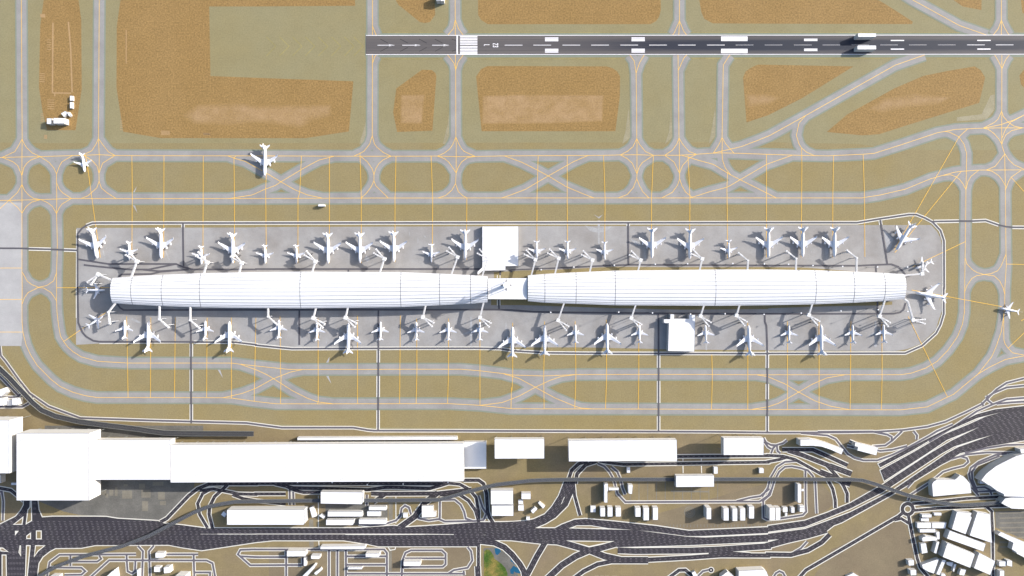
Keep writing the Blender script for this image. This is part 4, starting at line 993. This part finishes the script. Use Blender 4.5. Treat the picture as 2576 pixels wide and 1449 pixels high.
LON = (-0.95,-0.86,-0.72,-0.54,-0.33,-0.11,0.11,0.33,0.54,0.72,0.86,0.95)
t0 = TH; b0 = 2*TH
concourse('western white vaulted concourse with fine dark panel lines',
  [(1130,t0+1350),(1310,t0+1335),(1545,t0+1320),(2040,t0+1300),(2576,t0+1290),(TW+455,t0+1285),(TW+1450,t0+1290),(TW+1845,t0+1305),(TW+2160,t0+1320),(TW+2331,t0+1331)],
  [(1130,b0+150),(1330,b0+165),(1630,b0+180),(2025,b0+193),(2576,b0+200),(TW+455,b0+203),(TW+1460,b0+190),(TW+1850,b0+172),(TW+2160,b0+157),(TW+2331,b0+142)],
  (1335,1640,2022,TW+452,TW+1460,TW+1850,TW+2160), LON, None)
concourse('eastern white vaulted concourse with fine dark panel lines',
  [(B_+160,t0+1322),(B_+330,t0+1308),(B_+640,t0+1292),(B_+1030,t0+1275),(B_+2035,t0+1264),(C_+0,t0+1264),(C_+460,t0+1270),(C_+850,t0+1284),(C_+1160,t0+1298),(C_+1372,t0+1311)],
  [(B_+160,b0+132),(B_+330,b0+147),(B_+643,b0+158),(B_+1035,b0+172),(B_+2050,b0+178),(C_+0,b0+172),(C_+470,b0+163),(C_+850,b0+148),(C_+1165,b0+130),(C_+1372,b0+110)],
  (B_+330,B_+643,B_+1036,B_+2042,C_+470,C_+856,C_+1163), LON, None)
# control tower on the link roof
tx, ty = W((TW+2518, TH+1420), 60)
root = empty('control_tower', (tx, ty, 25.05), 0, 'tall round white control tower with pointed fins on the link roof', 'tower')
bm = NB(); tube(bm, (0,0,0), (0,0,42), 4.2, 3.4, 24); link('shaft', bm, M_wall, root, False)
bm = NB(); tube(bm, (0,0,38), (0,0,43), 3.6, 7.6, 32); tube(bm, (0,0,43), (0,0,45.5), 7.6, 7.2, 32); link('cab', bm, M_glass, root, False)
bm = NB(); tube(bm, (0,0,45.5), (0,0,46.6), 7.6, 7.0, 32); link('roof', bm, M_roof, root, False)
for k in range(4):
    a = k*math.pi/2; ca, sa = math.cos(a), math.sin(a)
    bm = NB(); tube(bm, (9*ca, 9*sa, 0), (8.6*ca, 8.6*sa, 44), 0.75, 0.5, 8); tube(bm, (8.0*ca,8.0*sa,44.5), (14.5*ca,14.5*sa,43.0), 1.7, 0.2, 8); link('fin', bm, M_dark, root, False)
    for z in (14, 28):
        bm = NB(); tube(bm, (3.9*ca,3.9*sa,z), (8.8*ca,8.8*sa,z), 0.3, 0.3, 6); link('strut', bm, M_metal, root, False)

# ---------------------------------------------------------------- aircraft
def loft(bm, secs, n=16):
    rings = []
    for (y, rx, rz, cz) in secs:
        rings.append([bm.verts.new((math.cos(2*math.pi*i/n)*rx, y, cz+math.sin(2*math.pi*i/n)*rz)) for i in range(n)])
    for a, b in zip(rings, rings[1:]):
        for i in range(n):
            j = (i+1) % n; bm.faces.new((a[i],a[j],b[j],b[i]))
    bm.faces.new(rings[0]); bm.faces.new(rings[-1][::-1])
def aerofoil(bm, prof, th):
    """prof: list of (x, yLE, yTE, z) root to tip"""
    top = []; bot = []
    rows = []
    for k, (x, le, te, z) in enumerate(prof):
        t = th*(abs(le-te)/abs(prof[0][1]-prof[0][2])); m = le+(te-le)*0.35
        rows.append([bm.verts.new((x,le,z)), bm.verts.new((x,m,z+t)), bm.verts.new((x,te,z)), bm.verts.new((x,m,z-t*0.6))])
    for a, b in zip(rows, rows[1:]):
        for i in range(4):
            j = (i+1) % 4; bm.faces.new((a[i],a[j],b[j],b[i]))
    bm.faces.new(rows[0]); bm.faces.new(rows[-1][::-1])
def make_plane(big_):
    root = empty('airliner' , (0,0,0), 0)
    if big_:
        Lh = 73.0; r = 3.75; cz = 6.2
        F = lambda d: -d          # distance behind the nose
        secs = [(F(0),.25,.25,cz-.8),(F(1.2),1.4,1.3,cz-.6),(F(3.5),2.5,2.5,cz-.3),(F(7),3.4,3.5,cz),(F(11),r,r+.1,cz+.1),(F(24),r,r,cz),(F(48),r,r,cz),(F(56),3.3,3.1,cz+.5),(F(64),2.0,2.0,cz+1.3),(F(70),1.0,1.1,cz+1.9),(F(73),.35,.4,cz+2.2)]
        wing = [(2.6,-23.0,-40.0,5.0),(11.5,-29.5,-40.6,5.8),(31.2,-46.2,-50.8,8.6)]; wt = 0.9; winglet = [(31.2,-46.4,-50.8,8.6),(32.2,-49.3,-52.6,10.8)]
        eng = [(11.3,-24.2,3.4),(21.6,-33.0,4.2)]; er, el = 1.55, 6.2
        tp = [(1.0,-60.5,-69.5,8.0),(12.0,-71.0,-74.3,9.0)]; fin = [(-57.0,-70.5,9.5),(-69.2,-74.8,18.4)]
        gear = [(0,-9),(-4,-35),(4,-35)]
    else:
        secs_l = 44.0; r = 2.55; cz = 4.4
        secs = [(0,.2,.2,cz-.5),(-.8,.95,.9,cz-.4),(-2.4,1.75,1.75,cz-.2),(-4.8,2.35,2.4,cz),(-7.5,r,r,cz),(-28,r,r,cz),(-34,2.2,2.1,cz+.35),(-39,1.3,1.3,cz+.9),(-43,.5,.6,cz+1.3),(-44,.2,.3,cz+1.4)]
        wing = [(1.8,-13.2,-23.6,3.6),(7.2,-17.4,-23.8,4.1),(20.3,-24.4,-26.6,5.5)]; wt = 0.6; winglet = [(20.3,-24.5,-26.6,5.5),(20.7,-26.0,-27.4,7.2)]
        eng = [(7.1,-13.6,2.3)]; er, el = 1.35, 4.8
        tp = [(.7,-38.6,-42.8,5.6),(7.4,-43.2,-45.0,6.2)]; fin = [(-35.5,-42.6,6.6),(-42.8,-45.8,13.0)]
        gear = [(0,-5.5),(-3,-21.5),(3,-21.5)]
    mid = -36.5 if big_ else -22.0
    sh = lambda v: v-mid
    bm = NB(); loft(bm, [(sh(y),a,b,c) for y,a,b,c in secs]); link('fuselage', bm, M_plane, root, True)
    bm = NB(); y0 = sh(secs[2][0]); w_ = secs[2][1]
    rr = secs[2]; r2 = secs[3]
    v = [bm.verts.new((-w_*0.80, y0, rr[3]+rr[2]*0.72)), bm.verts.new((w_*0.80, y0, rr[3]+rr[2]*0.72)), bm.verts.new((w_*0.6, y0-w_*0.36, rr[3]+rr[2]*1.06)), bm.verts.new((-w_*0.6, y0-w_*0.36, rr[3]+rr[2]*1.06))]
    bm.faces.new(v); link('cockpit_window', bm, M_glass, root)
    for sg in (-1, 1):
        bm = NB(); aerofoil(bm, [(sg*x,sh(a),sh(b),z) for x,a,b,z in wing], wt); aerofoil(bm, [(sg*x,sh(a),sh(b),z) for x,a,b,z in winglet], 0.15)
        for (t_, ln_) in ((.35,2.6),(.55,2.4),(.75,2.0)):
            x, a, b, z = [wing[1][k]+(wing[2][k]-wing[1][k])*(t_-.2)/.8 for k in range(4)]
            tube(bm, (sg*x, sh(b)+1.2, z-.35), (sg*x, sh(b)-ln_*.45, z-.25), .38, .12, 6)
        wg = link('wing', bm, M_plane, root)
        for x, yf, z in eng:
            bm = NB(); tube(bm, (sg*x,sh(yf),z), (sg*x,sh(yf)-el*.55,z), er*.92, er, 14); tube(bm, (sg*x,sh(yf)-el*.55,z), (sg*x,sh(yf)-el,z), er, er*.55, 14)
            box(bm, sg*x-.2, sh(yf)-el-1.5, z+.6, sg*x+.2, sh(yf)-1.6, z+er+.7)
            en = link('engine', bm, M_plane, root)
            bm = NB(); tube(bm, (sg*x,sh(yf)+.06,z), (sg*x,sh(yf)-.3,z), er*.74, er*.7, 14); link('intake', bm, M_dark, en)
        bm = NB(); aerofoil(bm, [(sg*x,sh(a),sh(b),z) for x,a,b,z in tp], .35); link('tailplane', bm, M_plane, root)
    bm = NB(); (a0,b0_,z0),(a1,b1,z1) = fin; t = .38
    lo = [(-t,(a0*.6+b0_*.4)),(0,a0),(t,(a0*.6+b0_*.4)),(0,b0_)]; hi = [(-t*.5,(a1*.6+b1*.4)),(0,a1),(t*.5,(a1*.6+b1*.4)),(0,b1)]
    A_ = [bm.verts.new((x,sh(y),z0-1.2)) for x,y in lo]; B2 = [bm.verts.new((x,sh(y),z1)) for x,y in hi]
    for i in range(4): bm.faces.new((A_[i],A_[(i+1)%4],B2[(i+1)%4],B2[i]))
    bm.faces.new(A_[::-1]); bm.faces.new(B2); link('tail_fin', bm, M_plane, root)
    for x, y in gear:
        bm = NB(); tube(bm, (x, sh(y), .8), (x, sh(y), cz-1.5), .25, .25, 8)
        for w__ in (-.5,.5): tube(bm, (x+w__-.18, sh(y), .62), (x+w__+.18, sh(y), .62), .6, .6, 12)
        link('landing_gear', bm, M_dark, root)
    return root
def copy_tree(o, parent=None):
    c = o.copy(); COL.objects.link(c); c.parent = parent
    for ch in list(o.children):
        copy_tree(ch, c)
    return c
PL = {}
def plane(kind, s, label):
    """s: nose and tail points"""
    if kind not in PL: PL[kind] = make_plane(kind == 'L'); o = PL[kind]
    else: o = copy_tree(PL[kind])
    n, t = P(s); z = 6.0 if kind == 'L' else 4.4
    a = Vector(W(n, z)); b = Vector(W(t, z+1.5)); d = (a-b).normalized()
    half = 36.5 if kind == 'L' else 22.0
    c = a - d*half
    o.location = (c.x, c.y, 0.42); o.rotation_euler = (0,0,math.atan2(-d.x, d.y))
    o['label'] = label; o['category'] = 'airliner'; o['group'] = 'large four-engine airliners' if kind == 'L' else 'small twin-engine airliners'
ordn = ['first','second','third','fourth','fifth','sixth','seventh','eighth','ninth','tenth','eleventh','twelfth','thirteenth']
def prow(items, place):
    for i, (k, s) in enumerate(items):
        plane(k, s, ('large four-engine' if k == 'L' else 'small twin-engine') + ' white airliner, ' + ordn[i] + ' from the west ' + place)
prow([('L',"10 980,1152 933,880"),('S',"10 1303,1168 1299,985"),('L',"10 1622,1155 1619,850"),('S',"10 2028,1212 2024,1030"),('L',"10 2343,1203 2340,895"),('S',"11 95,1203 90,1020"),('S',"11 410,1203 405,1018"),('L',"11 727,1203 724,895"),('L',"11 1048,1200 1045,893"),('L',"11 1388,1188 1386,880"),('S',"11 1766,1192 1765,1005"),('L',"11 2106,1170 2106,865")], 'north of the west concourse')
prow([('S',"12 250,1160 248,970"),('S',"12 560,1160 558,972"),('S',"12 932,1168 932,983"),('L',"12 1407,1152 1410,848"),('L',"12 1788,1160 1793,855"),('S',"12 2182,1152 2180,967"),('L',"12 2577,1147 2582,850"),('L',"13 346,1143 351,838"),('L',"13 665,1145 671,838")], 'north of the east concourse')
prow([('S',"20 1257,322 1254,510"),('L',"20 1497,333 1489,640"),('S',"20 2067,330 2065,518"),('L',"20 2310,335 2306,645"),('S',"21 232,318 230,505"),('S',"21 613,340 613,527"),('L',"21 931,350 928,660"),('S',"21 1253,337 1252,525"),('S',"21 1613,340 1613,527"),('S',"21 1936,340 1935,528"),('S',"21 2252,340 2252,527")], 'south of the west concourse')
prow([('L',"22 6,388 2,690"),('L',"22 330,370 328,680"),('S',"22 638,367 641,555"),('L',"22 956,355 960,662"),('S',"22 1282,368 1284,555"),('S',"22 1945,370 1954,553"),('L',"22 2379,373 2393,680"),('S',"23 209,370 213,555"),('L',"23 532,368 540,675"),('S',"23 850,368 856,553"),('S',"23 1160,363 1168,543")], 'south of the east concourse')
plane('S', "10 853,283 825,95", 'small twin-engine white airliner taxiing over the round sand island in the west')
plane('L', "11 88,320 93,10", 'large four-engine white airliner taxiing at the western taxiway crossover')
plane('L', "13 1290,1068 1443,815", 'large four-engine white airliner parked diagonally at the north-east apron corner')
plane('S', "13 1480,1255 1650,1183", 'small twin-engine white airliner under the jet bridge at the east apron edge')
plane('L', "23 1485,45 1780,100", 'large four-engine white airliner nosing at the east tip of the east concourse')
plane('S', "23 2338,203 2522,240", 'small twin-engine white airliner taxiing at the far right edge')
plane('S', "20 1058,22 870,22", 'small twin-engine white airliner nosing at the west tip of the west concourse')
plane('S', "20 1040,280 880,385", 'small twin-engine white airliner parked diagonally at the south-west apron corner')

# ---------------------------------------------------------------- jet bridges
ZB = 24.0
def bar(bm, a, b, hw, z0, z1):
    d = Vector((b[0]-a[0], b[1]-a[1])).normalized(); n = Vector((-d.y, d.x))*hw
    prism(bm, [(a[0]+n.x,a[1]+n.y),(b[0]+n.x,b[1]+n.y),(b[0]-n.x,b[1]-n.y),(a[0]-n.x,a[1]-n.y)], z0, z1)
def jet_bridge(s, label, single=False):
    p = [Vector(W(q, ZB)) for q in P(s)]
    root_, hub, heads = p[0], p[1], p[2:]
    o = empty('jet_bridge', (hub.x, hub.y, 0), 0, label, 'jet bridge', 'jet bridges of the concourses')
    R_ = root_-hub
    dr = R_.normalized(); fx = (R_ + dr*1.0)
    hr = 4.0 if not single else 1.9
    bm = NB(); bar(bm, dr*hr, fx, 1.6, ZB-3.2, ZB-.4); link('tunnel', bm, M_bridge, o)
    bm = NB(); bar(bm, dr*hr*1.05, fx, .18, ZB-.4, ZB-.32); link('roof_seam', bm, M_seam, o)
    bm = NB()
    ang = math.atan2(dr.y, dr.x)+math.pi/4
    if single: tube(bm, (0,0,ZB-3.3), (0,0,ZB-.1), 2.4, 2.4, 16)
    else: prism(bm, [(math.cos(ang+k*math.pi/2)*5.8, math.sin(ang+k*math.pi/2)*5.8) for k in range(4)], ZB-3.6, ZB)
    link('rotunda', bm, M_bridge, o)
    bm = NB(); tube(bm, (0,0,0), (0,0,ZB-3.6), 1.0, 1.0, 12); link('column', bm, M_metal, o)
    for h in heads:
        H_ = h-hub; dh = H_.normalized(); l_ = H_.length
        bm = NB(); bar(bm, dh*(hr*.9), dh*(l_*.55), 1.2, ZB-3.1, ZB-.5); bar(bm, dh*(l_*.55), dh*(l_-2.3), 1.5, ZB-3.4, ZB-.25); ar = link('arm', bm, M_bridge, o)
        bm = NB(); bar(bm, dh*(hr*.9), dh*(l_*.55), .15, ZB-.5, ZB-.44); link('roof_seam', bm, M_seam, ar)
        bm = NB(); bar(bm, dh*(l_-2.3), dh*(l_-1.6), 1.9, ZB-3.3, ZB-.3); link('joint', bm, M_dark, o)
        bm = NB(); bar(bm, dh*(l_-1.6), dh*(l_+2.0), 1.8, ZB-3.6, ZB-.1); link('cab', bm, M_bridge, o)
        bm = NB(); q = dh*(l_*.8); n = Vector((-dh.y, dh.x))*2.0
        for sg in (-1, 1): tube(bm, (q.x+n.x*sg, q.y+n.y*sg, .5), (q.x+n.x*sg, q.y+n.y*sg, ZB-2.0), .4, .4, 8); tube(bm, (q.x+n.x*sg*1.2, q.y+n.y*sg*1.2, .6), (q.x+n.x*sg*.8, q.y+n.y*sg*.8, .6), .6, .6, 10)
        tube(bm, (q.x-n.x, q.y-n.y, 4), (q.x+n.x, q.y+n.y, 4), .4, .4, 8)
        link('leg', bm, M_dark, o)
        bm = NB(); q = dh*(l_-4.5)+n.normalized()*2.9; box(bm, q.x-.9, q.y-.9, .5, q.x+.9, q.y+.9, ZB-3.0); link('stair', bm, M_metal, o)
JB = [("N","west",["10 1315,1338 1372,1180 1285,1077 1263,1118","10 2047,1302 2080,1190 1992,1090 1970,1128","10 2402,1298 2428,1195 2345,1098 2320,1135","11 562,1290 595,1180 507,1080 487,1118","11 1245,1292 1290,1155 1208,1060 1187,1098","11 1965,1313 2028,1137 1943,1040 1922,1077","11 2275,1332 2332,1157 2252,1060 2230,1100"]),
 ("N","east",["12 195,1322 237,1163 147,1070 127,1110","12 434,1303 472,1150 381,1058 363,1098","12 785,1285 812,1168 720,1076 703,1114","12 1272,1270 1297,1168 1205,1077 1186,1116","12 1892,1264 1917,1155 1826,1065 1806,1103","12 2373,1264 2378,1172 2284,1095","13 284,1266 288,1152 192,1077","13 895,1282 898,1146 800,1070","13 1372,1322 1556,1305 1562,1190 1606,1190"]),
 ("S","west",["20 1155,155 1085,243 1098,358","20 1600,182 1598,315 1690,395","20 1910,195 1908,325 2000,402","21 118,203 118,288 208,368","21 600,203 573,303 685,358 668,399","21 922,198 898,300 1007,353 990,391","21 1705,182 1678,295 1787,348 1770,386","21 2292,140 2254,298 2363,352 2345,390"]),
 ("S","east",["22 525,152 465,325 570,385 547,424","22 1245,175 1202,303 1305,365 1282,395","22 1933,178 1900,283 2002,345 1982,382","22 2291,176 2262,277 2364,338 2342,376","23 448,165 415,272 520,334 498,371","23 1180,128 1128,285 1230,346 1210,383","23 1378,110 1412,135 1465,322 1580,316 1580,358"])]
jet_bridge("10 1115,1368 982,1312 878,1388 912,1412", 'twin-armed white jet bridge at the western tip of the west concourse')
for side, cc, lst in JB:
    for i, s_ in enumerate(lst):
        pts_ = P(s_)
        lb = '%s white jet bridge, %s from the west, %s of the %s concourse' % ('twin-armed' if len(pts_) > 3 else 'single-armed', ordn[i], 'north' if side == 'N' else 'south', cc)
        if s_.startswith("23 1378"):
            # bridge with a kink: the short first leg is its own tunnel piece
            a = Vector(W(pts_[0], ZB)); b = Vector(W(pts_[1], ZB))
            jet_bridge("23 1412,135 1465,322 1580,316 1580,358", lb)
            hub = [o for o in COL.objects if o.name.startswith('jet_bridge') and o.type == 'EMPTY'][-1]
            hub = sorted([o for o in COL.objects if o.get('label') == lb], key=lambda q: q.name)[0]
            bm = NB(); h0 = hub.location; bar(bm, (a.x-h0.x, a.y-h0.y), (b.x-h0.x, b.y-h0.y), 1.7, ZB-3.1, ZB-.45); link('tunnel', bm, M_bridge, hub)
        else: jet_bridge(s_, lb, len(pts_) == 3)

# ---------------------------------------------------------------- light masts
MS = [("12",["295,1265","623,1238","1030,1220","1443,1210","1768,1205","2223,1202","2540,1207"],'north of the east concourse'),
 ("13",["208,1210","453,1223","752,1232","1103,1237","1405,1238"],'on the north-east apron'),
 ("22",["390,245","1075,243","1415,251","1797,263","2145,260","2537,265"],'south of the east concourse'),
 ("23",["335,252","735,230","1110,218","1407,236"],'on the south-east apron'),
 ("31",["418,505","767,508","1120,530","1480,524","1932,507"],'by the long terminal hall')]
mast0 = None
for sh_, lst, pl in MS:
    for i, q in enumerate(lst):
        x, y = WP(sh_+" "+q, 35 if sh_ != "31" else 20)[0]
        if mast0 is None:
            mast0 = empty('light_mast', (0,0,0)); o = mast0
            bm = NB(); tube(bm, (0,0,0), (0,0,34.2), .5, .28, 10); link('pole', bm, M_metal, o)
            bm = NB(); tube(bm, (0,0,34.2), (0,0,35), 1.7, 1.5, 16); link('lamp_crown', bm, M_roof, o)
            bm = NB(); tube(bm, (0,0,0), (0,0,.8), 1.0, .9, 12); link('base', bm, M_para, o)
        else: o = copy_tree(mast0)
        o.location = (x, y, 0.4 if sh_ != "31" else .4)
        if sh_ == "31": o.scale = (1,1,20/35)
        o['label'] = 'tall light mast, %s from the west %s' % (ordn[i], pl); o['category'] = 'light mast'; o['group'] = 'apron light masts'

# ---------------------------------------------------------------- light, sky, camera
EL = math.radians(20.5); sd = Vector((0.925*math.cos(EL), 0.38*math.cos(EL), math.sin(EL))).normalized()
sun = bpy.data.lights.new('sun', 'SUN'); sun.energy = 4.6; sun.angle = math.radians(0.5); sun.color = (1.0, 0.955, 0.90)
so = bpy.data.objects.new('sun', sun); COL.objects.link(so); so.rotation_euler = sd.to_track_quat('Z', 'Y').to_euler()
wd = bpy.data.worlds.new('World'); SC.world = wd; wd.use_nodes = True
nt = wd.node_tree; bg = nt.nodes['Background']; sky = nt.nodes.new('ShaderNodeTexSky'); sky.sky_type = 'NISHITA'; sky.sun_disc = False; sky.dust_density = 2.5; sky.air_density = 0.8
sky.sun_elevation = EL; sky.sun_rotation = math.atan2(sd.x, sd.y); nt.links.new(sky.outputs[0], bg.inputs[0]); bg.inputs[1].default_value = 0.145
cam = bpy.data.cameras.new('camera'); co = bpy.data.objects.new('camera', cam); COL.objects.link(co)
co.location = (0,0,CAMZ); co.rotation_euler = (0,0,0); cam.sensor_width = 36; cam.lens = 36*CAMZ/(10304*U); cam.clip_start = 1; cam.clip_end = 20000
SC.camera = co
SC.view_settings.view_transform = 'Standard'; SC.view_settings.look = 'None'; SC.view_settings.gamma = 1; SC.view_settings.exposure = 0.75
